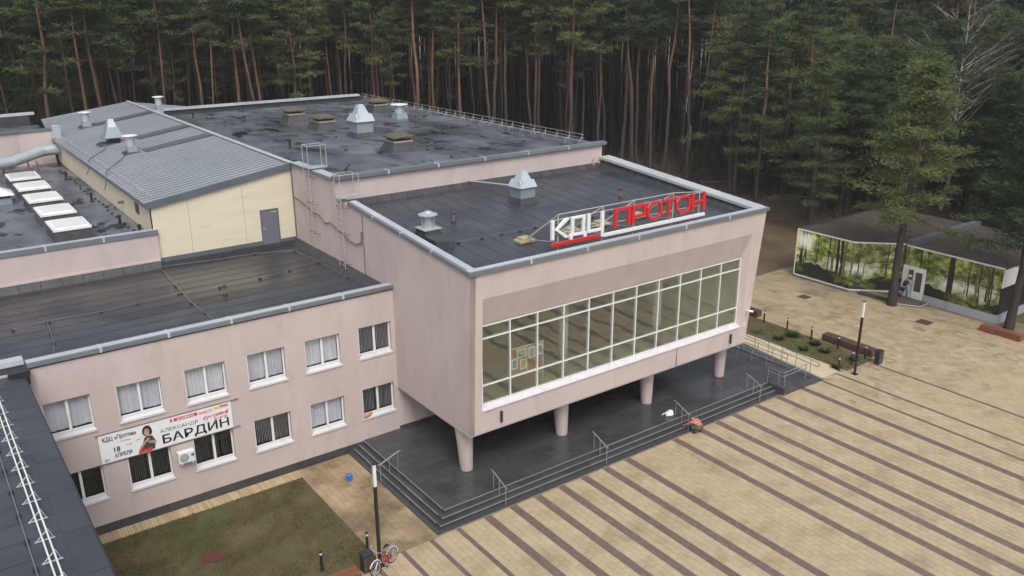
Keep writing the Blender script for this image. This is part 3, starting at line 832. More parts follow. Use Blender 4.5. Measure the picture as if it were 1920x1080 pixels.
fo_ = obj('facade', ff, M['stucco'], B, fix=False); tag(fo_, 'pink front face with slanted hood over the long window')
obj('facade_back', MB().box(XL+.31, 21.7, WY+.31, WY+.4, ZB+.02, 4.05).box(XL+.31, 21.7, WY+.31, WY+.4, 8.1, 10.3).box(21.36, 21.72, WY+.31, WY+.4, 4.05, 8.1), M['lobby_wall'], B)
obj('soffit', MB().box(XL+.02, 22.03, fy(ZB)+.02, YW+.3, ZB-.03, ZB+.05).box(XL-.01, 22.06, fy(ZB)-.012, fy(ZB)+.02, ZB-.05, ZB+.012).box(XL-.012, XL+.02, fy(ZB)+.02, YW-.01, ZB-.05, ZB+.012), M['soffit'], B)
# joint line in the lower band
obj('expansion_joint', MB().box(16.36, 16.40, fy(3.4)-.022, fy(3.4)+.05, ZB+.02, 3.98), flat('joint_dark', (.12, .09, .085)), B)
# glazing
gz = MB()
mxs = [3.86 + (21.32-3.86)*k/11 for k in range(12)]
GZ0, T2, T1, GZ1 = 4.16, 5.12, 7.42, 8.05
for x in mxs:
    gz.box(x-.028, x+.028, WY-.03, WY+.12, GZ0, GZ1)
for a, b in zip(mxs[:-1], mxs[1:]):
    for z in (GZ0+.03, T2, T1, GZ1-.02): gz.box(a+.029, b-.029, WY-.028, WY+.11, z-.024, z+.024)
gl_ = obj('glazing_frame', gz, M['white'], B); tag(gl_, 'white grid of mullions in the long front window')
for a, b in zip(mxs[:-1], mxs[1:]):
    for z0, z1 in ((GZ0+.062, T2-.032), (T2+.032, T1-.032), (T1+.032, GZ1-.052)):
        tlt = rs.uniform(-.006, .006); tl2 = rs.uniform(-.005, .005)
        p = MB().hexa([(a+.030, WY+.02+tlt, z0), (b-.030, WY+.02+tl2, z0), (b-.030, WY+.032+tl2, z0), (a+.030, WY+.032+tlt, z0)],
                      [(a+.030, WY+.02-tl2, z1), (b-.030, WY+.02-tlt, z1), (b-.030, WY+.032-tlt, z1), (a+.030, WY+.032-tl2, z1)])
        obj('pane', p, M['glass_front'], gl_)
obj('sill', MB().hexa([(3.70, fy(4)-.06, 3.98), (21.40, fy(4)-.06, 3.98), (21.40, WY+.1, 4.07), (3.70, WY+.1, 4.07)], [(3.70, fy(4)-.06, 4.015), (21.40, fy(4)-.06, 4.015), (21.40, WY-.02, 4.155), (3.70, WY-.02, 4.155)]), M['sill'], gl_)
# lobby behind the glass
obj('lobby_floor', MB().box(XL+.31, 21.74, WY+.41, 13.9, 3.0, 3.15), M['lobby_floor'], B)
obj('lobby_wall', MB().box(XL+.31, 21.74, 13.9, 14.0, 3.15, 9.0), M['lobby_wall'], B)
obj('lobby_ceiling', MB().box(XL+.31, 21.74, WY+.41, 13.9, 8.6, 8.75), M['white'], B)
obj('lobby_wall', MB().box(XL+.31, XL+.36, WY+.42, 13.9, 3.15, 8.6).box(21.69, 21.74, WY+.42, 13.9, 3.15, 8.6), M['lobby_wall'], B)
for cx in (10.2, 16.9): obj('lobby_column', MB().lathe(cx, 4.1, [(.26, 3.15), (.26, 8.6)], 20), M['white'], B, smooth=True)
# roof of the entrance block
def ez_(y): return 10.42 + (y-2)*.80/12.7
er = obj('roof', MB().hexa([(XL+.31, 2.1, 9.0), (22.0, 2.1, 9.0), (22.0, YH-.01, 9.0), (XL+.31, YH-.01, 9.0)], [(XL+.31, 2.1, ez_(2.1)-.012), (22.2, 2.1, ez_(2.1)-.012), (22.2, YH-.01, ez_(YH)-.012), (XL+.31, YH-.01, ez_(YH)-.012)]), M['bitumen'], B)
tag(er, 'dark flat roof of the entrance block carrying the sign')
x = XL + .34; k = 0
while x < 22.1:
    x1 = min(x+.98, 22.15)
    y = 2.12 - (k*2.3 % 5)
    while y < YH - .02:
        ya, yb = max(y, 2.12), min(y+7.5, YH-.02)
        if yb > ya + .1:
            obj('roof_sheet', MB().hexa([(x, ya, ez_(ya)-.02), (x1+.03, ya, ez_(ya)-.02), (x1+.03, yb, ez_(yb)-.02), (x, yb, ez_(yb)-.02)], [(x, ya, ez_(ya)+.014), (x1+.03, ya, ez_(ya)+.003), (x1+.03, yb, ez_(yb)+.001), (x, yb, ez_(yb)+.012)]), M['bitumen'], er)
        y += 7.5
    x = x1; k += 1
# parapets
obj('parapet', MB().hexa([(XL+.301, 2.0, 10.3), (XL+.42, 2.0, 10.3), (XL+.42, YH-.01, 11.0), (XL+.301, YH-.01, 11.0)], [(XL+.301, 2.0, 10.66), (XL+.42, 2.0, 10.66), (XL+.42, YH-.01, 11.64), (XL+.301, YH-.01, 11.64)]), M['flash'], B)
obj('parapet', MB().box(XL+.43, 22.0, 1.93, 2.11, 10.0, 10.68), M['flash'], B)
y = 2.12
while y < YH - .1:
    y1 = min(y+1.15, YH-.02)
    obj('roof_upstand', MB().hexa([(21.72, y+.012, ez_(y)), (22.28, y+.012, ez_(y)), (22.28, y1-.012, ez_(y1)), (21.72, y1-.012, ez_(y1))], [(22.0+rs.uniform(-.02, .02), y+.012, 10.74+(y-1.6)*.082), (22.28, y+.012, 10.74+(y-1.6)*.082), (22.28, y1-.012, 10.74+(y1-1.6)*.082), (22.0+rs.uniform(-.02, .02), y1-.012, 10.74+(y1-1.6)*.082)]), M['flash'], B); y = y1
x = XL + .45
while x < 21.7:
    x1 = min(x+.95, 21.7)
    obj('roof_upstand', MB().hexa([(x+.012, YH-.26, ez_(YH)-.02), (x1-.012, YH-.26, ez_(YH)-.02), (x1-.012, YH-.004, ez_(YH)-.02), (x+.012, YH-.004, ez_(YH)-.02)], [(x+.012, YH-.10+rs.uniform(-.02, .02), 11.5), (x1-.012, YH-.10+rs.uniform(-.02, .02), 11.5), (x1-.012, YH-.004, 11.53), (x+.012, YH-.004, 11.53)]), M['flash'], B); x = x1
# copings: left edge, front edge, right edge
coping(B, (XL+.17, 1.9, 10.88), (XL+.17, 13.2, 11.80), .50, .17, 2.9, M['coping'])
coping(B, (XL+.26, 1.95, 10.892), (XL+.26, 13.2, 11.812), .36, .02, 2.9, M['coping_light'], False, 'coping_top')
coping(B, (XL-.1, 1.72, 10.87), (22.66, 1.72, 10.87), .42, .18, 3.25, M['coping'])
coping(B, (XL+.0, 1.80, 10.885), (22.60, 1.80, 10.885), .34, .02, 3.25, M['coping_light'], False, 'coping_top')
coping(B, (22.2, 1.95, 10.90), (22.2, YH-.01, 11.92), .88, .16, 3.25, M['coping_light'])
# floor below: glazed entrance and pink recess wall
wb2 = MB(); wall_y(wb2, YW, .35, XL+.31, 6.6, .6, ZB-.05, [])
obj('wall', wb2, M['stucco'], B, fix=False)
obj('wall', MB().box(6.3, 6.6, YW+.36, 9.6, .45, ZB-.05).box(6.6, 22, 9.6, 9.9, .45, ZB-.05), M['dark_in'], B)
obj('vent_grille', MB().box(4.62, 5.1, YW-.03, YW-.002, .62, 1.18), M['galv'], B)
ed = MB()
for k in range(9):
    x = 8.2 + 1.5*k; ed.box(x-.04, x+.04, 9.5, 9.58, .46, ZB-.06)
ed.box(8.16, 20.24, 9.49, 9.57, 2.2, 2.28)
eg = obj('entrance_frame', ed, M['black'], B)
for k in range(8):
    x = 8.2 + 1.5*k; obj('pane', MB().box(x+.042, x+1.458, 9.53, 9.54, .47, 2.19), M['glass_door'], eg)
for k in (2, 3, 5):
    x = 8.2 + 1.5*k; obj('door_handle', MB().cyl((x+.2, 9.42, 1.1), (x+.2, 9.42, 1.9), .018, n=6), M['rail'], eg)
for cx in (3.56, 9.43, 15.5, 21.47):
    # tapering columns, slanted wider towards the top
    prof = []
    vs = []; nn = 20
    cm = MB()
    rings = []
    for zz, rr_, sx in ((.45, .30, 0), (.52, .31, 0), (2.86, .44, -.10)):
        rings.append([(cx + sx + rr_*math.cos(2*math.pi*i/nn), 3.18 + rr_*math.sin(2*math.pi*i/nn), zz) for i in range(nn)])
    cm.add(sum(rings, []), [(k*nn+i, k*nn+(i+1) % nn, (k+1)*nn+(i+1) % nn, (k+1)*nn+i) for k in range(2) for i in range(nn)] + [tuple(range(nn))[::-1]])
    obj('column', cm, M['stucco'], B, smooth=True)
# wall lamps and camera on the facade
for x in (4.72, 20.66):
    a = thing('wall_lamp', 'slim black wall lamp on the ' + ('left' if x < 10 else 'right') + ' end of the pink band under the window', 'wall lamp', (x, fy(3.45)-.02, 3.45), 'facade lamps')
    yb = fy(3.45)
    obj('back_plate', MB().box(x-.05, x+.05, yb-.05, yb+.005, 3.2, 3.7), flat('lamp_grey', (.25, .24, .24)), a)
    obj('lamp_body', MB().box(x-.045, x+.045, yb-.15, yb-.052, 3.16, 3.74), M['black'], a, bevel=.012)
cc = thing('security_camera', 'small white security camera at the right edge of the facade', 'camera', (21.85, fy(4.9), 4.9))
yb = fy(4.9)
obj('bracket', MB().box(21.80, 21.90, yb-.04, yb+.005, 4.83, 4.97).cyl((21.85, yb-.03, 4.9), (21.85, yb-.2, 4.92), .02), M['white'], cc)
obj('housing', MB().cyl((21.72, yb-.2, 4.97), (22.0, yb-.36, 4.9), .06, n=10), M['white'], cc)
nb = thing('notice_plate', 'small white plate beside the right end of the glazing', 'plate', (21.75, fy(4.1), 4.1))
obj('plate', MB().box(21.62, 21.86, fy(4.1)-.02, fy(4.1)-.006, 3.98, 4.16), M['white'], nb)
obj('plate_mark', MB().box(21.66, 21.72, fy(4.1)-.024, fy(4.1)-.0205, 4.02, 4.12).box(21.76, 21.82, fy(4.1)-.024, fy(4.1)-.0205, 4.04, 4.10), flat('plate_grey', (.25, .25, .28)), nb)

# --- near-left wing roof
nz = 8.05
nr = obj('roof', MB().box(-34, -13.5, -34, YW-.02, nz-.3, nz-.012), M['bitumen'], B); tag(nr, 'dark roof of the nearest wing in the bottom left corner')
y = -30; k = 0
for xa, xb in ((-34, -13.95),):
    yy0 = -20.
    while yy0 < YW-.05:
        y1 = min(yy0+1.02, YW-.03)
        xm = -15.6 - (k % 2)*.03
        obj('roof_sheet', MB().hexa([(-22, yy0, nz-.02), (-14.05, yy0, nz-.02), (-14.05, y1+.03, nz-.02), (-22, y1+.03, nz-.02)], [(-22, yy0, nz+.006), (-14.05, yy0, nz+.006), (-14.05, y1+.03, nz-.004), (-22, y1+.03, nz-.004)]), M['bitumen'], nr)
        yy0 = y1; k += 1
yy0 = -20.
while yy0 < YW-.05:
    y1 = min(yy0+2.3, YW-.03)
    obj('edge_sheet', MB().hexa([(-14.1, yy0+.004, nz-.01), (-13.36, yy0+.004, nz-.06), (-13.36, y1, nz-.06), (-14.1, y1, nz-.01)], [(-14.1, yy0+.004, nz+.022), (-13.36, yy0+.004, nz-.01), (-13.36, y1, nz-.018), (-14.1, y1, nz+.014)]), M['bitumen'], nr)
    yy0 = y1
obj('roof_edge', MB().box(-13.36, -13.32, -34, YW-.02, nz-.35, nz+.0), M['black'], nr)
obj('wall', MB().box(-13.9, -13.5, -34, YW-.04, -.1, nz-.31).box(-34, -13.9, -34, -33.6, -.1, nz-.31), M['stucco'], B)
dg_ = MB().box(-13.9, -13.15, YW-.35, YW-.01, 8.06, 8.25).box(-13.55, -13.2, YW-.4, YW-.3, 7.7, 8.1)
obj('gutter_outlet', dg_, M['black'], B)
# guard on the near roof
gr_ = thing('snow_guard', 'white double-rail snow guard running along the near roof edge at lower left', 'snow guard', (-14.55, 0, nz))
gm = MB()
y = -16.6
while y < 6.6:
    obj('bracket', MB().bar((-14.75, y, nz+.02), (-14.42, y, nz+.32), .035, .02).bar((-14.42, y, nz+.32), (-14.32, y+.0, nz+.02), .035, .02).bar((-14.78, y, nz+.018), (-14.28, y, nz+.018), .06, .015), M['coping_light'], gr_)
    y += 1.15
obj('rail', MB().cyl((-14.46, -17, nz+.31), (-14.46, 6.8, nz+.31), .024, n=8), M['white'], gr_)
obj('rail', MB().cyl((-14.60, -17, nz+.19), (-14.60, 6.8, nz+.19), .024, n=8), M['white'], gr_)

# ------------------------------------------------------------------ roof furniture
def tower_vent(x, y, z, w, h, lab, slender=False, base_m=None):
    t = thing('roof_ventilator', lab, 'ventilator', (x, y, z))
    obj('curb', MB().frustum(x, y, z-.05, z+h*.16, w*1.35, w*1.35, w*1.02, w*1.02), M['flash'], t)
    obj('housing', MB().frustum(x, y, z+h*.16, z+h*.52, w, w, w, w), M['teal_metal'], t)
    obj('flap', MB().hexa([(x-w*.56, y-w*.62, z+h*.50), (x+w*.56, y-w*.62, z+h*.50), (x+w*.56, y-w*.50, z+h*.50), (x-w*.56, y-w*.50, z+h*.50)], [(x-w*.5, y-w*.38, z+h*.72), (x+w*.5, y-w*.38, z+h*.72), (x+w*.5, y-w*.30, z+h*.72), (x-w*.5, y-w*.30, z+h*.72)]), M['galv'], t)
    obj('flap', MB().hexa([(x-w*.62, y-w*.56, z+h*.50), (x-w*.50, y-w*.56, z+h*.50), (x-w*.50, y+w*.56, z+h*.50), (x-w*.62, y+w*.56, z+h*.50)], [(x-w*.38, y-w*.5, z+h*.72), (x-w*.30, y-w*.5, z+h*.72), (x-w*.30, y+w*.5, z+h*.72), (x-w*.38, y+w*.5, z+h*.72)]), M['galv'], t)
    obj('hood', MB().frustum(x, y, z+h*.525, z+h*.93, w*.98, w*.98, w*.38, w*.38).frustum(x, y, z+h*.93, z+h, w*.40, w*.40, w*.24, w*.24), M['galv'], t)
    return t
tower_vent(12.45, 10.6, ez_(10.6), 1.02, 1.78, 'tall galvanised ventilator with pyramid hood in the middle of the sign roof')
tower_vent(11.2, 27.9, HZ, 1.25, 2.25, 'tallest galvanised ventilator with pyramid hood on the tall block roof')
def metal_tower(x, y, lab):
    z = mz(x)
    t = thing('roof_ventilator', lab, 'ventilator', (x, y, z))
    obj('skirt', MB().frustum(x-.1, y, z-.15, z+.06, 2.0, 1.7, 1.5, 1.3), M['flash'], t)
    obj('stand', MB().box(x-.42, x+.42, y-.42, y+.42, z, z+.45), M['black'], t)
    obj('hood', MB().frustum(x, y, z+.45, z+1.72, 1.25, 1.25, .34, .34).box(x-.66, x+.66, y-.66, y+.66, z+.42, z+.47), M['teal_metal'], t)
    obj('hood_top', MB().frustum(x, y, z+1.0, z+1.76, .60, .84, .36, .36), M['galv'], t)
metal_tower(-2.5, 40.9, 'pyramid-hooded ventilator between two capped pipes on the metal roof')
def capped_pipe(x, y, z, h, r, lab, base=0.5, sk=True, mtl='galv', name='vent_pipe'):
    t = thing(name, lab, 'ventilator', (x, y, z))
    if sk: obj('skirt', MB().frustum(x, y, z-.2, z+.09, base*2.9, base*2.5, base*1.9, base*1.9), M['flash'], t)
    obj('base', MB().frustum(x, y, z, z+h*.38, base*1.35, base*1.35, base*1.1, base*1.1), M['teal_metal'], t)
    obj('pipe', MB().lathe(x, y, [(r, z+h*.38), (r, z+h*.90), (r*1.12, z+h*.90), (r*1.12, z+h*.92)], 14), M[mtl], t, smooth=False)
    obj('cap', MB().lathe(x, y, [(r*1.35, z+h*.925), (r*1.7, z+h*.93), (r*1.65, z+h*.96), (r*.4, z+h)], 14), M['white'], t)
    return t
capped_pipe(-2.45, 35.6, mz(-2.45), 1.25, .30, 'nearest capped galvanised pipe on the metal roof')
capped_pipe(-2.4, 50.8, mz(-2.4), 1.28, .30, 'far capped galvanised pipe on the metal roof near the low parapet')
capped_pipe(4.2, 53.6, 12.4, 1.3, .30, 'capped galvanised pipe behind the ridge of the metal roof', sk=False)
capped_pipe(18.1, 34.9, HZ, 1.15, .42, 'low silver capped ventilator beside the guard rail on the tall roof', base=.75, sk=False)
def glass_vent(x, y, z, lab):
    t = thing('roof_ventilator', lab, 'ventilator', (x, y, z))
    obj('curb', MB().frustum(x, y, z-.05, z+.38, 1.05, 1.05, .85, .85), M['flash'], t)
    obj('lid', MB().box(x-.5, x+.5, y-.5, y+.5, z+.381, z+.43), M['galv'], t)
    obj('pipe', MB().lathe(x, y, [(.26, z+.43), (.26, z+1.02)], 12), M['galv'], t)
    for k in range(6):
        a = k*math.pi/3; obj('strut', MB().box(x+.33*math.cos(a)-.02, x+.33*math.cos(a)+.02, y+.33*math.sin(a)-.02, y+.33*math.sin(a)+.02, z+.43, z+1.05), M['galv'], t)
    obj('cap', MB().lathe(x, y, [(.42, z+1.02), (.50, z+1.05), (.50, z+1.10), (.20, z+1.20), (.18, z+1.24)], 8), M['galv'], t)
glass_vent(4.75, 8.0, ez_(8), 'round white-capped ventilator on a dark curb near the left edge of the sign roof')
tb = thing('roof_box', 'dark low bitumen-covered box beside the white-capped ventilator', 'roof box', (4.5, 6.5, ez_(6.5)))
obj('box_body', MB().hexa([(3.9, 5.9, ez_(6)-.05), (5.0, 5.9, ez_(6)-.05), (5.0, 7.1, ez_(7)-.05), (3.9, 7.1, ez_(7)-.05)], [(3.95, 5.95, ez_(6)+.4), (4.95, 5.95, ez_(6)+.28), (4.95, 7.05, ez_(7)+.28), (3.95, 7.05, ez_(7)+.4)]), M['flash'], tb)
stone = mat('mossy_concrete', (.085, .072, .058), (.13, .11, .09), 6, .9, c3=(.05, .05, .028), s3=5, t3=(.5, .65), bump=.6, bscale=30)
pale = mat('pale_concrete', (.27, .24, .17), (.34, .31, .22), 6, .9)
def old_vent(x, y, lab):
    z = HZ
    t = thing('roof_shaft', lab, 'roof shaft', (x, y, z))
    obj('curb', MB().frustum(x, y, z-.03, z+.55, 2.0, 1.9, 1.30, 1.30), M['flash'], t)
    obj('collar', MB().box(x-.68, x+.68, y-.68, y+.68, z+.551, z+.68), pale, t, bevel=.02)
    for a in (-1, 1):
        for b in (-1, 1): obj('post', MB().box(x+a*.5-.06, x+a*.5+.06, y+b*.5-.06, y+b*.5+.06, z+.68, z+.84), stone, t)
    obj('slab_cap', MB().frustum(x, y, z+.841, z+.95, 1.65, 1.6, 1.65, 1.6).frustum(x, y, z+.951, z+1.14, 1.6, 1.5, .45, .45), stone, t, bevel=.02)
for (x, y, lab) in [(10.5, 38.3, 'mossy slab-capped roof shaft farthest from the front on the tall roof'), (10.6, 32.9, 'mossy slab-capped roof shaft left of the tallest ventilator'),
                    (10.6, 21.4, 'mossy slab-capped roof shaft nearest the front edge of the tall roof'), (18.6, 39.6, 'mossy slab-capped roof shaft beside the guard rail on the tall roof')]:
    old_vent(x, y, lab)
# skylights
for i, (y, lab) in enumerate([(24.35, 'nearest white skylight on the low roof beside the cream wall'), (28.5, 'second nearest white skylight in the row on the low roof'), (32.75, 'middle white skylight in the row of five on the low roof'),
                             (37.0, 'second farthest white skylight in the row on the low roof'), (41.1, 'farthest skylight with a greyish pane in the row on the low roof')]):
    t = thing('skylight', lab, 'skylight', (-8.7, y, lz), 'skylights on the low roof')
    obj('curb', MB().frustum(-8.7, y, lz-.02, lz+.55, 2.0, 2.7, 1.78, 2.48), M['flash'], t)
    obj('frame', MB().box(-9.66, -7.74, y-1.31, y+1.31, lz+.551, lz+.66), M['white'], t)
    obj('dome', MB().frustum(-8.7, y, lz+.661, lz+.72, 1.66, 2.36, 1.5, 2.2), mat('opal_dome%d' % i, (.66, .66, .66) if i < 4 else (.42, .43, .42), (.74, .74, .74) if i < 4 else (.56, .56, .55), 1.2, .3), t)
t = thing('roof_exhaust', 'white pyramid-capped exhaust at the left edge beside the skylights', 'exhaust', (-11.0, 35.6, lz))
obj('curb', MB().box(-11.8, -10.2, 34.8, 36.4, lz-.02, lz+.4), M['teal_metal'], t)
for px_, py_ in ((-11.65, 34.95), (-10.35, 34.95), (-10.35, 36.25)): obj('post', MB().box(px_-.05, px_+.05, py_-.05, py_+.05, lz+.4, lz+.6), M['black'], t)
obj('cap', MB().frustum(-11.0, 35.6, lz+.6, lz+1.1, 2.0, 2.0, .3, .3), M['white'], t)
# duct
t = thing('air_duct', 'thick silver air duct crossing the low roof by the far pink wall', 'duct', (-7, 47.2, 10.3))
dpts = [(-5.1, 47.9, 10.75), (-6.4, 47.7, 10.72), (-8.6, 46.4, 10.35), (-12.5, 44.6, 10.2)]
for a, b in zip(dpts[:-1], dpts[1:]): obj('duct_section', MB().cyl(a, b, .40, n=18), M['galv'], t, smooth=False)
for p in dpts[1:-1]: obj('duct_joint', MB().cyl(Vector(p)-Vector((.08, .03, .0)), Vector(p)+Vector((.08, .03, 0)), .43, n=18), M['galv'], t)
for x in (-7.0, -7.6, -9.3): obj('duct_leg', MB().cyl((x, 46.9, lz), (x, 46.9, 10.2), .04).cyl((x, 46.3, lz), (x, 46.3, 10.1), .04), M['rail_dark'], t)
t = thing('electrical_box', 'grey metal electrical box at the corner of the metal roof and far pink wall', 'electrical box', (-5.0, 49.0, 11.4))
obj('box_body', MB().box(-5.3, -4.7, 48.6, 49.0, 11.45, 12.5), M['galv'], t, bevel=.02)
obj('conduit', MB().tube([(-5.2, 48.55, 11.5), (-5.4, 48.5, 10.9), (-5.3, 48.6, 9.6)], .05), M['rail_dark'], t)
# cables on the metal roof
for pts, lab in [([(-2.9, 40.4, mz(-2.9)+.3), (-3.6, 38.8, mz(-3.6)+.06), (-4.6, 36.8, mz(-4.6)+.2), (-5.2, 35.6, mz(-5.2)+.25), (-5.45, 35.0, 11.1), (-5.5, 35.6, 10.7)], 'black cable looping from the pyramid ventilator over the eave'),
                 ([(-2.8, 35.3, mz(-2.8)+.3), (-3.4, 34.2, mz(-3.4)+.06), (-4.6, 31.6, mz(-4.6)+.2), (-5.2, 30.4, mz(-5.2)+.3), (-5.5, 29.7, 11.0), (-5.52, 30.2, 10.6)], 'black cable looping from the nearest capped pipe over the eave')]:
    tag(obj('cable', MB().tube(pts, .022, 5), M['rubber']), lab, 'cable')
# guard rail of the tall roof
t = thing('roof_guard_rail', 'thin pale guard rail along the forest side of the tall roof', 'guard rail', (21.6, 32, HZ))
y = 16.2
xg = lambda y: 21.55 - (y-16)*.004
while y < 48.3:
    obj('post', MB().bar((xg(y), y, HZ), (xg(y)+.001, y, HZ+.62), .026, .026).bar((xg(y)-.32, y, HZ+.02), (xg(y), y, HZ+.42), .025, .025), M['white_pipe'], t); y += 1.3
for z in (.60, .36): obj('rail', MB().cyl((xg(16), 16.0, HZ+z), (xg(48.3), 48.3, HZ+z), .014, n=6), M['white_pipe'], t)
# little vents and cable supports on roofs
def stub(x, y, z, lab, red=False, h=.5):
    t = thing('vent_stub', lab, 'vent stub', (x, y, z))
    obj('collar', MB().lathe(x, y, [(.16, z-.02), (.09, z+.12)], 10), M['rubber'], t)
    obj('pipe', MB().lathe(x, y, [(.075, z+.12), (.075, z+h)], 10), M['rail_dark'] if red else M['rubber'], t)
    obj('cap', MB().lathe(x, y, [(.12, z+h), (.13, z+h+.08), (.05, z+h+.14)], 10), flat('stub_red', (.11, .03, .025), .6) if red else M['rubber'], t)
stub(6.9, 9.1, ez_(9.1), 'red-capped vent stub between the two ventilators on the sign roof', True)
stub(17.8, 8.3, ez_(8.3), 'red-capped vent stub behind the right half of the rooftop sign', True)
stub(-3.75, 13.7, rz, 'red-capped vent stub in the middle of the wing roof', True, .45)
stub(5.2, 26.2, HZ, 'dark vent stub on the tall roof near the first ladder', False, .5)
stub(4.6, 45.0, HZ, 'dark vent stub at the far left corner of the tall roof', False, .5)
stub(-6.0, 41.0, lz, 'dark vent stub on the low roof beside the far end of the cream wall', False, .5)
stub(-6.0, 32.3, lz, 'dark vent stub on the low roof by the middle of the cream wall', False, .5)
stub(-6.0, 24.6, lz, 'dark vent stub on the low roof beside the nearest skylight', False, .55)
stub(-5.5, 20.0+2.2, lz, 'dark vent stub on the low roof at the near corner of the cream block', False, .4)
def supports(pts, name, lab, sag=0.0, wire=True, zoff=.10, r=.012, m='galv'):
    t = thing(name, lab, 'cable', pts[0])
    for (x, y, z) in pts:
        obj('cable_support', MB().frustum(x, y, z, z+.09, .15, .15, .10, .10), M['rubber'], t)
    if wire: obj('wire', MB().tube([(x, y, z+zoff) for x, y, z in pts], r, 5), flat('grey_cable', (.20, .195, .19), .6), t)
supports([(3.9+1.25*k+.3*math.sin(k*7), 6.2+.1*math.sin(k*3), ez_(6.2)+.01) for k in range(14)], 'lightning_wire', 'lightning wire on black blocks crossing the sign roof behind the sign', r=.008)
supports([(-13.0, 14.6, rz+.01), (-11.5, 14.8, rz+.01), (-9.3, 14.7, rz+.01), (-7.6, 14.9, rz+.01), (-5.6, 15.2, rz+.01), (-3.6, 15.0, rz+.01), (-1.4, 15.2, rz+.01), (.4, 15.6, rz+.01), (2.2, 16.0, rz+.01)], 'lightning_wire', 'lightning wire on black blocks running across the wing roof', m='rail', r=.009)
supports([(-5.2, 19.6, rz+.01), (-5.35, 16.6, rz+.01), (-5.4, 15.3, rz+.01), (-5.5, 13.4, rz+.01), (-5.4, 11.6, rz+.01), (-5.4, 10.4, rz+.01), (-5.3, 9.3, 8.3)], 'roof_cable', 'pale cable crossing the wing roof from the cream wall to the parapet', m='rail', r=.014)
supports([(-11.6, 14.8, rz+.02), (-11.7, 13.2, rz+.01), (-11.8, 11.8, rz+.01), (-12.0, 10.5, rz+.01), (-12.05, 9.3, 8.2)], 'roof_cable', 'short pale cable crossing the left end of the wing roof', m='rail', r=.012)
supports([(-14.95+.0*k, 5.2-1.5*k, nz+.01) for k in range(13)], 'lightning_wire', 'lightning wire on black blocks beside the near snow guard', m='galv', r=.012)
supports([(-5.0, 20.3, rz+.02), (-2.5, 19.9, rz+.01), (0, 19.7, rz+.01), (2.1, 19.0, rz+.01), (2.3, 16.0, rz+.01), (2.35, 12.5, rz+.01)], 'roof_cable', 'pale cable following the foot of the cream wall on the wing roof', m='rail', r=.012)
rs2 = random.Random(11)
supports([(rs2.uniform(5, 20), 17+1.05*k, HZ+.014) for k in range(28)], 'roof_blocks', 'scatter of small black blocks on the tall roof', wire=False)
supports([(-5.7+rs2.uniform(-.1, .1), 22+1.0*k, lz+.01) for k in range(24)], 'roof_blocks', 'row of small black blocks along the foot of the cream side wall', wire=False)
# diagonal pipe by the ventilator
tag(obj('brace_pipe', MB().cyl((11.95, 10.9, ez_(10.9)+.9), (11.4, YH-.1, 11.62), .05, n=8), M['galv']), 'slanting pale pipe from the ventilator to the tall block wall', 'pipe')

# ladders
def ladder(y0, y1, zb, zt, cage, lab):
    t = thing('roof_ladder', lab, 'ladder', (2.75, (y0+y1)/2, zb))
    xl = 2.72
    for y in (y0, y1): obj('stile', MB().cyl((xl, y, zb), (xl, y, zt+cage), .020, n=6), M['white_pipe'], t)
    z = zb + .2
    while z < zt: obj('rung', MB().cyl((xl, y0, z), (xl, y1, z), .016, n=5), M['white_pipe'], t); z += .33
    for z in (zb+.3, (zb+zt)/2, zt-.5):
        for y in (y0, y1): obj('wall_bracket', MB().cyl((xl, y, z), (XL, y-.35, z), .02, n=5), M['rail_dark'], t)
    ztop = zt + cage
    for y in (y0, y1):
        obj('handrail', MB().tube([(xl, y, ztop), (xl+1.1, y, ztop), (xl+1.1, y, zt)], .021, 6), M['white_pipe'], t)
    obj('handrail', MB().cyl((xl, y0, ztop), (xl, y1, ztop), .021, n=6), M['white_pipe'], t)
    obj('landing', MB().box(xl, xl+1.15, y0, y1, zt-.02, zt+.03), M['galv'], t)
ladder(17.45, 18.15, 8.9, 12.9, 1.25, 'white wall ladder up to the tall roof beside the cream block')
ladder(13.5, 14.2, 8.05, 11.95, 1.2, 'white wall ladder up to the sign roof at the block corner')
# sagging cable on the side wall
cab = [(2.94, 20.6, 10.75), (2.93, 19.6, 10.65), (2.93, 18.6, 10.5), (2.93, 18.0, 10.3), (2.92, 17.0, 10.35), (2.92, 16.2, 10.0), (2.92, 15.6, 10.2), (2.92, 14.4, 9.95), (2.92, 13.3, 9.7), (2.92, 12.4, 9.65), (2.92, 11.75, 9.9), (2.92, 11.7, 10.5)]
tag(obj('cable', MB().tube(cab, .035, 6), M['rail_dark']), 'dark cable sagging along the tall pink side wall behind the ladders', 'cable')
tag(obj('cable', MB().tube([(2.965, 20.65, 12.2), (2.96, 20.65, 8.3)], .03, 6), M['rail_dark']), 'dark pipe running down the corner of cream and pink walls', 'cable')
tag(obj('cable', MB().tube([(2.965, 11.6, 11.4), (2.96, 11.6, 8.2)], .022, 6), M['rail_dark']), 'dark vertical wire on the side wall right of the ladders', 'cable')
tag(obj('pole', MB().cyl((21.2, YH-.12, 11.25), (21.2, YH-.12, 11.9), .05, n=8), flat('red_white', (.55, .3, .28))), 'short pinkish pole at the right end of the tall block wall', 'pole')

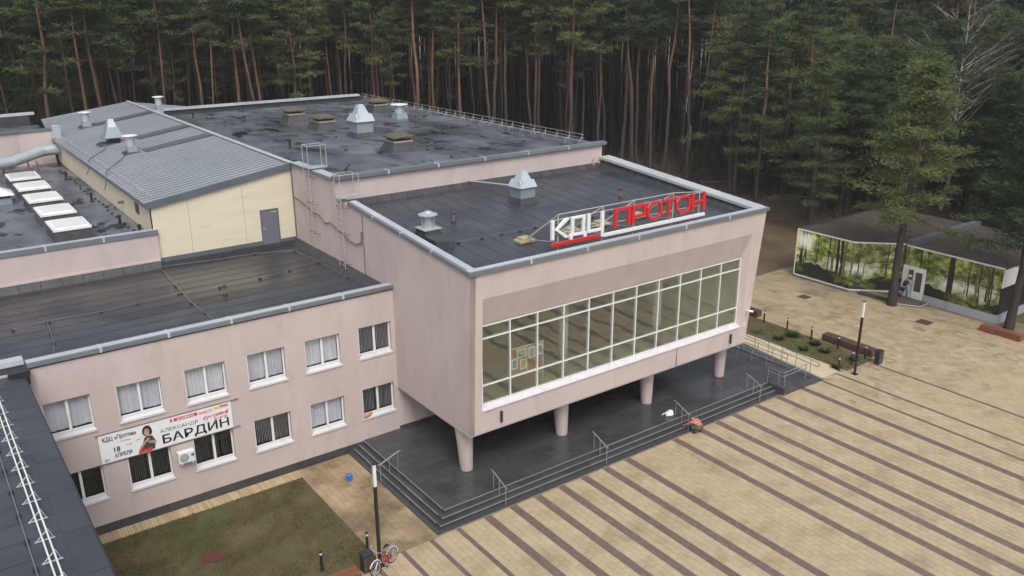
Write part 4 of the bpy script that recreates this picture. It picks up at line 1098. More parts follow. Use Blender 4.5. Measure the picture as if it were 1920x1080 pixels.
# crow on the ladder frame
t = thing('crow', 'black crow perched on the ladder frame at the roof corner', 'bird', (3.35, 13.9, 13.18))
zc = 13.19
cb = MB()
for rr_, dx, dz in ():
    pass
prof = [(-.21, .012, .10), (-.15, .035, .12), (-.06, .07, .16), (.02, .085, .21), (.08, .07, .27), (.11, .05, .33), (.14, .055, .37), (.18, .035, .38), (.25, .006, .36)]
nn = 8; vs = []; fs = []
for px_, rr_, pz_ in prof:
    for i in range(nn): vs.append((3.35 + px_, 13.9 + rr_*math.cos(2*math.pi*i/nn), zc + pz_ + rr_*math.sin(2*math.pi*i/nn)))
for k in range(len(prof)-1):
    for i in range(nn): fs.append((k*nn+i, k*nn+(i+1) % nn, (k+1)*nn+(i+1) % nn, (k+1)*nn+i))
fs += [tuple(range(nn)), tuple(range((len(prof)-1)*nn, len(prof)*nn))]
obj('body', MB().add(vs, fs), M['rubber'], t, smooth=True)
for s in (-1, 1): obj('leg', MB().cyl((3.36, 13.9+.03*s, zc-.01), (3.37, 13.9+.03*s, zc+.14), .008, n=4), M['rubber'], t)

# ------------------------------------------------------------------ rooftop sign
SY = 2.62
S = thing('rooftop_sign', 'rooftop sign with white letters КДЦ and red letters ПРОТОН on a white pipe frame', 'sign', (13.2, SY, 10.6))
D0, D1 = SY-.13, SY
def letter(name, parts, m, lab):
    mb = MB()
    for p in parts:
        if p[0] == 'b': mb.box(p[1], p[2], D0, D1, p[3], p[4])
        else: mb.prism_y(p[1], D0, D1)
    o = obj('letter', mb, m, S, bevel=.012); tag(o, lab)
Z0, Z1, k_ = 11.20, 12.14, .135
def ring(x0, x1, z0, z1, c):
    # squared O with chamfered corners as four bars and four corner pieces
    t = k_*1.25; P = []
    P += [('b', x0, x0+t, z0+c, z1-c), ('b', x1-t, x1, z0+c, z1-c), ('b', x0+c, x1-c, z1-k_, z1), ('b', x0+c, x1-c, z0, z0+k_)]
    P += [('p', [(x0, z1-c), (x0+t, z1-c), (x0+c, z1-k_), (x0+c, z1)]), ('p', [(x1-t, z1-c), (x1, z1-c), (x1-c, z1), (x1-c, z1-k_)]),
          ('p', [(x0, z0+c), (x0+c, z0), (x0+c, z0+k_), (x0+t, z0+c)]), ('p', [(x1-c, z0), (x1, z0+c), (x1-t, z0+c), (x1-c, z0+k_)])]
    return P
w_ = M['white']; r__ = M['red']; kw = k_*1.3
letter('k', [('b', 8.10, 8.10+kw, Z0, Z1), ('p', [(8.33, 11.66), (8.52, 11.66), (9.16, 12.08), (9.16, 12.14), (8.92, 12.14)]), ('p', [(8.33, 11.66), (8.92, 11.20), (9.17, 11.20), (9.17, 11.25), (8.52, 11.66)])], w_, 'white letter К')
letter('d', [('b', 9.20, 9.38, 11.06, 11.33), ('b', 10.07, 10.25, 11.06, 11.33), ('b', 9.381, 10.069, 11.20, 11.33), ('b', 9.30, 9.47, 11.331, 12.02), ('b', 9.98, 10.15, 11.331, 12.02), ('b', 9.30, 10.15, 12.021, 12.14)], w_, 'white letter Д')
letter('c', [('b', 10.30, 10.30+kw, 11.335, Z1), ('b', 11.17, 11.17+kw, 11.335, Z1), ('b', 10.30, 11.346, Z0, 11.334), ('b', 11.18, 11.345, 10.88, 11.199)], w_, 'white letter Ц')
letter('p', [('b', 12.03, 12.03+kw, Z0, 12.00), ('b', 12.91, 12.91+kw, Z0, 12.00), ('b', 12.03, 12.91+kw, 12.001, Z1)], r__, 'red letter П')
letter('r', [('b', 13.20, 13.20+kw, Z0, Z1), ('b', 13.376, 14.0, 12.0, Z1), ('b', 13.376, 14.0, 11.50, 11.63), ('b', 13.98, 14.15, 11.64, 11.99), ('p', [(14.001, 12.0), (14.149, 12.0), (14.149, 12.04), (14.05, 12.139), (14.001, 12.139)]), ('p', [(14.001, 11.50), (14.05, 11.501), (14.149, 11.60), (14.149, 11.639), (14.001, 11.639)])], r__, 'red letter Р')
letter('o', ring(14.22, 15.30, Z0, Z1, .26), r__, 'first red letter О')
letter('t', [('b', 15.33, 16.25, 12.0, Z1), ('b', 15.70, 15.70+kw, Z0, 11.999)], r__, 'red letter Т')
letter('o', ring(16.30, 17.38, Z0, Z1, .26), r__, 'second red letter О')
letter('n', [('b', 17.46, 17.46+kw, Z0, Z1), ('b', 18.32, 18.32+kw, Z0, Z1), ('b', 17.637, 18.319, 11.60, 11.73)], r__, 'red letter Н')
obj('red_underline', MB().box(8.10, 11.12, D0, D1, 10.88, 11.04), r__, S, bevel=.01)
obj('white_beam', MB().box(11.347, 18.50, D0, D1, 10.84, 11.01), w_, S, bevel=.01)
zr_ = lambda y: ez_(y) + .02
for x in (8.62, 11.40, 13.45, 16.23, 18.2):
    obj('post', MB().cyl((x, SY+.06, zr_(SY)), (x, SY+.06, 12.34), .03, n=6), M['white_pipe'], S)
for z in (12.10, 11.42, 10.95): obj('rail', MB().cyl((8.2, SY+.05, z), (18.45, SY+.05, z), .022, n=6), M['white_pipe'], S)
tops = [8.62, 11.40, 13.45, 16.23]
for i, x in enumerate(tops):
    obj('brace', MB().cyl((x, SY+.06, 12.32), (x-.3, 4.75, zr_(4.75)+.16), .026, n=6).cyl((x, SY+.06, 11.0), (x-.3, 4.75, zr_(4.75)+.14), .02, n=6), M['white_pipe'], S)
for a, b in zip(tops[:-1], tops[1:]): obj('brace', MB().cyl((a, SY+.08, 12.33), (b, SY+.08, 12.33), .026, n=6).cyl((a, SY+.09, 11.5), (b, SY+.1, 12.28), .018, n=6), M['white_pipe'], S)
obj('brace', MB().cyl((8.62, SY+.06, 12.32), (8.0, 4.4, zr_(4.4)+.2), .026, n=6).cyl((16.23, SY+.08, 12.33), (18.3, SY+.1, 12.12), .026, n=6), M['white_pipe'], S)
slab = mat('yellowish_concrete', (.33, .28, .16), (.42, .36, .22), 5, .9, bump=.4, bscale=40)
for i, (x, y) in enumerate([(8.25, 4.8), (11.2, 4.8), (13.3, 4.95), (16.0, 5.0)]):
    t = thing('ballast_slabs', ['pair of concrete ballast slabs at the left brace of the sign', 'concrete ballast slabs behind the white letter Д', 'concrete ballast slabs behind the gap between the two sign words', 'concrete ballast slabs behind the red letters Р and О'][i], 'ballast', (x, y, zr_(y)), 'ballast slabs of the sign')
    obj('slab', MB().box(x-.45, x-.01, y-.3, y+.3, zr_(y), zr_(y)+.14), slab, t, bevel=.012)
    obj('slab', MB().box(x+.01, x+.45, y-.28, y+.32, zr_(y), zr_(y)+.14), slab, t, bevel=.012)
    obj('slab', MB().box(x-.3, x+.25, y-.2, y+.2, zr_(y)+.141, zr_(y)+.26), slab, t, bevel=.012)
for i, x in enumerate([8.0, 11.0, 12.6, 15.0, 17.2]):
    t = thing('ballast_block', 'small concrete ballast block under the front foot of the sign, number %s from the left' % ['one', 'two', 'three', 'four', 'five'][i], 'ballast', (x, SY-.15, zr_(SY)), 'front ballast blocks of the sign')
    obj('slab', MB().box(x-.3, x+.3, SY-.32, SY-.1, zr_(2.4), zr_(2.4)+.13), slab, t, bevel=.012)

# ------------------------------------------------------------------ banner on the wing wall
bx0, bx1, bz0, bz1 = -11.19, -5.57, 3.26, 4.58
BY = YW - .05
bn = thing('banner', 'white concert banner with black and red lettering and a portrait hung between the window rows', 'banner', ((bx0+bx1)/2, BY, bz0))
nx = 40
bm_ = MB()
for i in range(nx+1):
    for j in range(7):
        x = bx0+(bx1-bx0)*i/nx; z = bz0+(bz1-bz0)*j/6
        bm_.v.append((x, BY + .006*math.sin(x*5+z*6)*(0 if j in (0, 6) else 1), z))
for i in range(nx):
    for j in range(6): a = i*7+j; bm_.f.append((a, a+7, a+8, a+1))
obj('cloth', bm_, M['banner'], bn, smooth=True, fix=False)
obj('top_batten', MB().cyl((bx0-.1, BY-.005, bz1+.02), (bx1+.35, BY-.005, bz1+.02), .022, n=6), M['rail_dark'], bn)
obj('bottom_batten', MB().cyl((bx0-.3, BY-.005, bz0-.02), (bx1+.3, BY-.005, bz0-.02), .022, n=6), M['rail_dark'], bn)
ink = flat('banner_black', (.008, .008, .009), .45); inkr = flat('banner_red', (.62, .02, .03), .45); inkp = flat('banner_pink_red', (.70, .10, .12), .45)
def txt(s, size, x, z, m=ink, sx=1.0, shear=0.0, bold=0.0, lvl=0, rot=0.0):
    obj('lettering', text_mb(s, size, BY-.014-.002*lvl, x, z, sx, shear, bold, rot=rot), m, bn, fix=False)
txt('КДЦ «Протон»', .27, bx0+.13, bz1-.33, sx=.72, bold=.004)
txt('г. Протвино', .12, bx0+.72, bz1-.52, inkr, sx=.8)
txt('18', .34, bx0+.48, bz0+.40, sx=.9, bold=.005)
txt('19:00', .12, bx0+1.0, bz0+.56, inkr, sx=1.0)
txt('АПРЕЛЯ', .24, bx0+.52, bz0+.15, sx=.74, bold=.004)
txt('6+', .20, bx0+.12, bz0+.06)
txt('АЛЕКСАНДР', .235, bx0+2.45, bz0+.70, sx=1.12, bold=-.002)
txt('БАРДИН', .56, bx0+2.46, bz0+.17, sx=1.27, bold=.009)
txt('Кучерявый', .23, bx0+4.30, bz0+.76, inkr, sx=.92, shear=.35, bold=.003, lvl=2, rot=.05)
txt('вечер', .23, bx0+4.78, bz0+.58, inkr, sx=.92, shear=.35, bold=.003, lvl=2, rot=.05)
obj('print_patch', MB().box(bx0+2.92, bx0+4.10, BY-.013, BY-.012, bz1-.24, bz1-.10), inkr, bn)
txt('art-concert.ru', .13, bx0+3.22, bz1-.205, M['white'], sx=1.0, bold=.006, lvl=1)
obj('print_patch', MB().lathe(0, 0, [(.055, 0), (.055, .001)], 12).prism_y([(bx0+3.04+.055*math.cos(a*.52), bz1-.17+.055*math.sin(a*.52)) for a in range(12)], BY-.0165, BY-.0155) if False else MB().prism_y([(bx0+3.04+.055*math.cos(a*.5236), bz1-.17+.055*math.sin(a*.5236)) for a in range(12)], BY-.0165, BY-.0155), M['white'], bn)
yel = flat('banner_yellow', (.75, .55, .04), .45); ora = flat('banner_orange', (.75, .22, .05), .45)
for (a, b, z0, z1, m) in [(4.16, 4.6, .14, .165, inkp), (4.16, 4.5, .19, .21, inkp), (4.62, 4.74, .13, .16, ink), (4.16, 4.34, .225, .25, yel), (4.36, 4.78, .22, .25, ora), (4.80, 5.05, .09, .15, yel), (4.85, 5.2, .17, .2, yel), (5.08, 5.5, .07, .12, inkp), (5.1, 5.5, .135, .155, inkp), (5.24, 5.5, .18, .19, ink)]:
    obj('print_patch', MB().box(bx0+a, bx0+b, BY-.013, BY-.012, bz1-z1, bz1-z0), m, bn)
# the portrait: flat printed shapes
def pshape(pts, m, lvl): obj('print_patch', MB().prism_y([(bx0+1.42+a*.86, bz0+b) for a, b in pts], BY-.0135-.0015*lvl, BY-.0130-.0015*lvl), m, bn, fix=True)
skn = flat('print_skin', (.45, .26, .17), .5); hairc = flat('print_hair', (.030, .016, .012), .5); shirt = flat('print_shirt', (.050, .052, .048), .5)
pshape([(.10, .10), (.16, .28), (.30, .42), (.42, .66), (.50, .74), (.66, .76), (.82, .70), (.90, .52), (.96, .40), (.90, .30), (.86, .06)], shirt, 0)
pshape([(.44, .78), (.36, .92), (.38, 1.08), (.46, 1.20), (.60, 1.25), (.74, 1.20), (.82, 1.06), (.84, .88), (.76, .76), (.66, .80), (.54, .76)], hairc, 0)
pshape([(.46, .84), (.44, .98), (.50, 1.08), (.60, 1.10), (.68, 1.06), (.70, .94), (.66, .82), (.58, .76), (.50, .78)], skn, 1)
pshape([(.52, .88), (.56, .85), (.62, .85), (.65, .89), (.59, .87)], M['white'], 2)
pshape([(.47, .99), (.53, .985), (.53, 1.0), (.47, 1.005)], hairc, 2); pshape([(.58, .985), (.65, .99), (.65, 1.005), (.58, 1.0)], hairc, 2)
pshape([(.12, .22), (.20, .34), (.44, .56), (.52, .60), (.56, .52), (.46, .44), (.26, .24), (.16, .16)], skn, 1)
pshape([(.60, .46), (.72, .50), (.94, .44), (.98, .36), (.90, .32), (.72, .38), (.60, .40)], skn, 1)
pshape([(.50, .54), (.56, .66), (.64, .66), (.66, .54), (.58, .48)], skn, 2)
pshape([(.06, .02), (.10, .16), (.74, .17), (.72, .02)], inkr, 2)
pshape([(.18, .07), (.24, .10), (.22, .06)], M['white'], 3); pshape([(.34, .07), (.42, .11), (.40, .06)], M['white'], 3)
for a in (.04, .10): pshape([(-.02, .60+a), (.14, .68+a*.4), (.30, .70+a*.2), (.14, .66+a*.4)], flat('print_grey', (.3, .31, .34), .5), 1)

# air conditioner
ax0, ax1, az0, az1 = -8.20, -7.48, 2.32, 2.87
t = thing('air_conditioner', 'white outdoor air conditioner unit on the wall between two lower windows', 'air conditioner', (ax0+.36, YW-.2, az0))
obj('casing', MB().box(ax0, ax1, YW-.34, YW-.05, az0, az1), M['white'], t, bevel=.02)
obj('fan_grille', MB().prism_y([(ax0+.25+.2*math.cos(a*math.pi/10), (az0+az1)/2+.2*math.sin(a*math.pi/10)) for a in range(20)], YW-.352, YW-.342), flat('fan_grey', (.22, .23, .24)), t)
fb = MB()
for a in range(10):
    an = a*math.pi/5; fb.bar((ax0+.25, YW-.358, (az0+az1)/2), (ax0+.25+.2*math.cos(an), YW-.358, (az0+az1)/2+.2*math.sin(an)), .006, .006)
for rr_ in (.07, .13, .19): fb.tube([(ax0+.25+rr_*math.cos(a*math.pi/8), YW-.358, (az0+az1)/2+rr_*math.sin(a*math.pi/8)) for a in range(17)], .004, 4)
obj('fan_guard', fb, M['white'], t)
obj('badge', MB().box(ax1-.17, ax1-.04, YW-.346, YW-.342, az0+.28, az0+.40), flat('badge_blue', (.03, .08, .40)), t)
for x in (ax0+.12, ax1-.12): obj('bracket', MB().box(x-.02, x+.02, YW-.36, YW-.003, az0-.06, az0-.003), M['white'], t)

# cat-coloured plant pot and flowerpot on the corner sill
t = thing('cat', 'ginger cat lying on the white sill of the corner ground-floor window', 'cat', (1.2, YW-.0, 1.63))
prof = [(-.22, .02, .05), (-.18, .07, .08), (-.08, .10, .10), (.04, .10, .10), (.12, .085, .11), (.17, .06, .15), (.21, .062, .18), (.25, .045, .17), (.28, .012, .15)]
vs = []; fs = []; nn = 10
for px_, rr_, pz_ in prof:
    for i in range(nn): vs.append((1.22 + px_, YW+.05 + rr_*.8*math.cos(2*math.pi*i/nn), 1.645 + pz_ + rr_*math.sin(2*math.pi*i/nn)))
for k in range(len(prof)-1):
    for i in range(nn): fs.append((k*nn+i, k*nn+(i+1) % nn, (k+1)*nn+(i+1) % nn, (k+1)*nn+i))
fs += [tuple(range(nn)), tuple(range((len(prof)-1)*nn, len(prof)*nn))]
obj('body', MB().add(vs, fs), M['cat'], t, smooth=True)
for s in (-1, 1): obj('ear', MB().add([(1.42, YW+.05+.02*s, 1.87), (1.46, YW+.05+.03*s, 1.87), (1.44, YW+.05+.05*s, 1.87), (1.44, YW+.05+.035*s, 1.93)], [(0, 1, 3), (1, 2, 3), (2, 0, 3), (0, 2, 1)]), M['cat'], t)
obj('tail', MB().tube([(1.02, YW+.05, 1.68), (1.0, YW-.02, 1.67), (1.08, YW-.05, 1.665), (1.2, YW-.05, 1.665)], .022, 6), M['cat'], t)

# display boards in the lobby
fz = 3.15
t = thing('display_stand', 'cork display stand with pinned pictures behind the second and third window bays', 'display stand', (7.05, 3.0, fz))
obj('board', MB().box(6.07, 8.0, 2.98, 3.02, 4.72, 6.04), M['cork'], t)
obj('stand_frame', MB().box(6.03, 6.069, 2.97, 3.03, fz, 6.08).box(8.001, 8.04, 2.97, 3.03, fz, 6.08).box(7.02, 7.05, 2.965, 2.979, 4.7, 6.08).box(6.07, 8.0, 2.97, 3.03, 6.041, 6.08).box(6.07, 8.0, 2.97, 3.03, 4.68, 4.719), M['white'], t)
cols_ = [(.13, .28, .10), (.09, .12, .28), (.20, .21, .22), (.28, .20, .09), (.15, .20, .32)]
for i, (x, z, w, h) in enumerate([(6.42, 5.52, .55, .46), (6.10, 5.02, .36, .54), (7.12, 5.38, .40, .58), (6.60, 4.90, .40, .54), (7.66, 5.42, .32, .56)]):
    p = obj('picture', MB().box(x, x+w, 2.955, 2.9645, z, z+h), M['white'], t)
    obj('picture_print', MB().box(x+.07, x+w-.07, 2.951, 2.9545, z+.07, z+h-.07), mat('picture_print%d' % i, cols_[i], tuple(c*2.1 for c in cols_[i]), 9, .5), p)
t = thing('display_stand', 'narrow cork display stand at the far left of the lobby glazing', 'display stand', (4.2, 3.0, fz))
obj('board', MB().box(3.55, 4.32, 2.98, 3.02, 4.6, 5.92), M['cork'], t)
obj('stand_frame', MB().box(4.321, 4.36, 2.97, 3.03, fz, 5.96).box(3.51, 3.549, 2.97, 3.03, fz, 5.96).box(3.55, 4.32, 2.97, 3.03, 5.921, 5.96), M['white'], t)

# ------------------------------------------------------------------ railings
def stair_rail(x, y, dx, dy, lab):
    """rail crossing the three steps; foot at (x,y) on the ground, going (dx,dy) up the stairs"""
    t = thing('stair_railing', lab, 'railing', (x, y, 0), 'step railings of the terrace')
    P = [(0, .0, .98), (.50, .30, 1.16), (.95, .45, 1.34)]
    pts = []
    for d, zg, zt in P:
        px_, py_ = x+dx*d, y+dy*d
        obj('post', MB().cyl((px_, py_, zg-.02), (px_, py_, zt), .022, n=8), M['rail'], t)
        pts.append((px_, py_, zt))
    pts.append((x+dx*1.12, y+dy*1.12, 1.36)); pts = [(x-dx*.12, y-dy*.12, .96)] + pts
    obj('handrail', MB().tube(pts, .028, 8), M['rail'], t)
names = ['leftmost', 'second', 'third', 'rightmost']
for i, x in enumerate((3.63, 9.75, 15.55, 21.4)):
    stair_rail(x, .05, 0, 1, ['steel stair railing on the front steps nearest the left corner of the terrace', 'steel stair railing on the front steps before the second column', 'steel stair railing on the front steps beside the crouching person', 'steel stair railing on the front steps beside the raised landing'][i])
stair_rail(-.0, 5.2, 1, 0, 'steel stair railing on the side steps behind the lamp post')
def rail_line(name, lab, pts, posts, zs, loc):
    t = thing(name, lab, 'railing', loc)
    for z in zs: obj('handrail', MB().tube([(x, y, zz+z) for x, y, zz in pts], .024, 8), M['rail'], t)
    for (x, y, zz) in posts: obj('post', MB().cyl((x, y, zz-.02), (x, y, zz+max(zs)), .022, n=8), M['rail'], t)
    return t
rz_ = lambda y: max(.07, min(.55, .07 + (y+.36)*.052))
ro = rail_line('ramp_railing', 'outer two-bar steel railing along the ramp beside the planting bed', [(26.78, .2, rz_(.2)), (26.78, 9, rz_(9))], [(26.78, .6+1.05*k, rz_(.6+1.05*k)) for k in range(8)], (.9, .62), (26.78, 4, 0))
obj('end_loop', MB().tube([(26.78, .2, rz_(.2)+.9), (26.78, .02, rz_(.2)+.84), (26.78, .02, rz_(.2)+.68), (26.78, .2, rz_(.2)+.62)], .024, 8), M['rail'], ro)
rail_line('ramp_railing', 'inner two-bar steel railing along the ramp', [(25.6, 1.4, .45), (25.6, 9, .5)], [(25.6, 1.45+1.1*k, .45) for k in range(7)], (.9, .62), (25.6, 4, 0))
rr0 = rail_line('terrace_railing', 'two-bar steel railing on the terrace left of the ramp', [(24.6, 1.9, .45), (24.6, 9, .45)], [(24.6, 2.2+1.1*k, .45) for k in range(6)], (.9, .62), (24.6, 4, .45))
obj('end_loop', MB().tube([(24.6, 1.9, 1.35), (24.6, 1.74, 1.3), (24.6, 1.74, 1.12), (24.6, 1.9, 1.07)], .024, 8), M['rail'], rr0)
rail_line('landing_railing', 'L-shaped two-bar steel railing on the raised landing corner', [(23.18, 1.0, .45), (23.18, -.1, .45), (25.35, -.1, .45)], [(23.18, .95, .45), (23.2, .2, .45), (23.35, -.1, .45), (25.3, -.1, .45)], (.9, .68), (23.2, -.1, .45))

# ------------------------------------------------------------------ lamp posts, bollards, bins, benches
def lamp_post(x, y, lab):
    t = thing('lamp_post', lab, 'lamp post', (x, y, 0), 'slim lamp posts')
    obj('base_plate', MB().box(x-.16, x+.16, y-.16, y+.16, 0.005, .03), M['black'], t)
    for a in (-1, 1):
        for b in (-1, 1): obj('bolt', MB().cyl((x+.11*a, y+.11*b, .03), (x+.11*a, y+.11*b, .07), .015, n=6), M['black'], t)
    obj('post', MB().box(x-.06, x+.06, y-.06, y+.06, .03, 3.70), flat('lamp_brown_black', (.020, .016, .016), .4), t, bevel=.008)
    obj('light_panel', MB().box(x-.062, x+.062, y-.062, y+.062, 3.71, 4.68), M['white'], t, bevel=.008)
    obj('cap', MB().box(x-.066, x+.066, y-.066, y+.066, 4.685, 4.73), M['black'], t)
lamp_post(29.07, -.97, 'slim black lamp post with white top at the corner of the planting bed')
lamp_post(-3.0, -.42, 'slim black lamp post with white top beside the parked bicycle')
lamps = ['black bollard with white band by the far bench at the back of the planting bed', 'black bollard with white band second from the far end of the planting bed', 'black bollard with white band before the left end of the long bench',
         'black bollard with white band before the middle of the long bench', 'black bollard with white band before the right end of the long bench', 'black bollard with white band just left of the lamp post at the bed corner', 'black bollard with white band on the paved near corner of the planting bed',
         'black bollard with white band at the lawn edge behind the waste bin', 'black bollard with white band in the lawn left of the waste bin']
for (x, y), lab in zip([(31.7, 7.95), (31.78, 6.05), (31.72, 4.05), (31.71, 2.0), (31.69, .03), (30.22, 0), (28.78, -.03), (-2.95, .78), (-5.03, .72)], lamps):
    t = thing('bollard_light', lab, 'bollard', (x, y, 0), 'bollard lights')
    obj('foot_plate', MB().box(x-.11, x+.11, y-.11, y+.11, .0, .03), M['black'], t)
    obj('post', MB().lathe(x, y, [(.058, .03), (.058, .74)], 12), M['black'], t)
    obj('light_band', MB().lathe(x, y, [(.054, .741), (.054, .84)], 12), M['white'], t)
    obj('cap', MB().lathe(x, y, [(.06, .841), (.06, .90), (.05, .915)], 12), M['black'], t)
def bin_(x, y, lab, rot=0):
    t = thing('waste_bin', lab, 'bin', (x, y, 0), 'waste bins')
    dk = flat('bin_dark_green', (.022, .032, .036), .4)
    obj('bin_body', MB().box(x-.22, x+.22, y-.17, y+.17, .02, .80), dk, t, bevel=.015)
    obj('bin_top', MB().box(x-.24, x+.24, y-.19, y+.19, .801, .90), dk, t, bevel=.02)
    for k in range(5):
        obj('slat', MB().box(x-.19+k*.078, x-.12+k*.078, y-.19, y-.172, .08, .74), M['wood'], t)
        obj('slat', MB().box(x+.222, x+.24, y-.15+k*.062, y-.095+k*.062, .08, .74), M['wood'], t) if k < 5 else None
bin_(31.65, -.91, 'dark waste bin at the end of the long bench')
bin_(-3.57, -.40, 'dark waste bin with timber front beside the bicycle')
def bench(x0, x1, y0, y1, h, lab, m, long_y=True):
    t = thing('bench', lab, 'bench', ((x0+x1)/2, (y0+y1)/2, 0))
    obj('core', MB().box(x0+.05, x1-.05, y0+.05, y1-.05, .01, h-.06), M['black'], t)
    n = 5
    if long_y:
        for k in range(n):
            w = (x1-x0)/n; obj('seat_plank', MB().box(x0+k*w+.008, x0+(k+1)*w-.008, y0, y1, h-.045, h), m, t)
        for k in range(4):
            z = .03+k*(h-.08)/4
            obj('side_plank', MB().box(x0, x0+.03, y0, y1, z, z+(h-.08)/4-.016), m, t); obj('side_plank', MB().box(x1-.03, x1, y0, y1, z, z+(h-.08)/4-.016), m, t)
            obj('end_plank', MB().box(x0+.031, x1-.031, y0, y0+.03, z, z+(h-.08)/4-.016), m, t); obj('end_plank', MB().box(x0+.031, x1-.031, y1-.03, y1, z, z+(h-.08)/4-.016), m, t)
    else:
        for k in range(n):
            w = (y1-y0)/n; obj('seat_plank', MB().box(x0, x1, y0+k*w+.008, y0+(k+1)*w-.008, h-.045, h), m, t)
        for k in range(4):
            z = .03+k*(h-.08)/4
            obj('side_plank', MB().box(x0, x1, y0, y0+.03, z, z+(h-.08)/4-.016), m, t); obj('side_plank', MB().box(x0, x1, y1-.03, y1, z, z+(h-.08)/4-.016), m, t)
            obj('end_plank', MB().box(x0, x0+.03, y0+.031, y1-.031, z, z+(h-.08)/4-.016), m, t); obj('end_plank', MB().box(x1-.03, x1, y0+.031, y1-.031, z, z+(h-.08)/4-.016), m, t)
bench(32.1, 32.75, -.15, 3.5, .48, 'long brown slatted bench between the planting bed and the plaza', M['wood'])
bench(32.0, 32.6, 8.85, 11.5, .46, 'brown slatted bench at the far end of the planting bed, partly behind the facade', M['wood'])
bench(-6.9, -4.08, -.98, -.38, .50, 'red-brown slatted bench at the bottom edge near the lawn', M['wood_red'], False)
bench(42.25, 42.85, -2.9, -1.85, .42, 'short reddish slatted bench by the pavilion corner', M['wood_red'])
bench(42.3, 42.9, -4.5, -2.95, .42, 'longer reddish slatted bench at the right edge by the pavilion', M['wood_red'])
# shrubs in the bed
rg = np.random.default_rng(12)
def blades(n, cx, cy, r, h, w, up=.8, seed=0):
    g_ = np.random.default_rng(seed)
    a = g_.uniform(0, 2*np.pi, n); rad = np.sqrt(g_.uniform(0, 1, n))*r*.45
    b = np.stack([cx+np.cos(a)*rad, cy+np.sin(a)*rad, np.abs(g_.normal(0, .12, n))*h], 1)
    el = g_.uniform(.2, 1.4, n)*up; L = g_.uniform(.4, 1, n)*h
    tip = b + np.stack([np.cos(a)*np.cos(el)*L*1.1, np.sin(a)*np.cos(el)*L*1.1, np.sin(el)*L], 1)
    side = np.stack([-np.sin(a), np.cos(a), np.zeros(n)], 1)*w
    V = np.stack([b-side, b+side, tip], 1)
    return V.reshape(-1, 3)
for i, (x, y, s, lab) in enumerate([(29.74, 6.95, .8, 'thin bare shrub at the far end of the planting bed'), (29.95, 5.3, .45, 'low round juniper beside the ramp end of the planting bed'), (31.1, 5.1, .6, 'tallest spiky juniper near the back edge of the planting bed'),
                                   (31.1, 3.3, .45, 'small juniper before the left end of the long bench'), (29.7, 3.2, .38, 'small sparse juniper near the outer ramp railing'), (30.5, 2.15, .45, 'juniper in the middle of the near half of the planting bed'), (30.9, .3, .35, 'small juniper behind the lamp post in the bed'), (28.98, .25, .35, 'small shrub behind the corner bollard of the planting bed')]):
    t = thing('shrub', lab, 'shrub', (x, y, 0), 'shrubs in the planting bed')
    V = blades(420 if i else 90, 0, 0, s*1.1, s, .012 if i else .008, seed=50+i)
    link('foliage', np_mesh('foliage', V, np.arange(len(V)).reshape(-1, 3)), M['shrub'] if i else M['twig'], t)
    obj('stem', MB().cyl((x, y, -.02), (x+.02, y, s*.4), .02, .008, 5), M['twig'], t)
# bucket
t = thing('bucket', 'blue plastic bucket standing on the wet paving beside the steps', 'bucket', (-1.12, 6.27, 0))
obj('bucket_body', MB().lathe(-1.12, 6.27, [(.11, .01), (.155, .30), (.165, .30), (.165, .32), (.145, .32), (.12, .06)], 20), M['blue'], t, smooth=False)
obj('handle', MB().tube([(-1.12-.165*math.cos(a*math.pi/8), 6.27-.1*math.sin(a*math.pi/8), .31+.05*math.sin(a*math.pi/8)) for a in range(9)], .006, 5), M['white'], t)

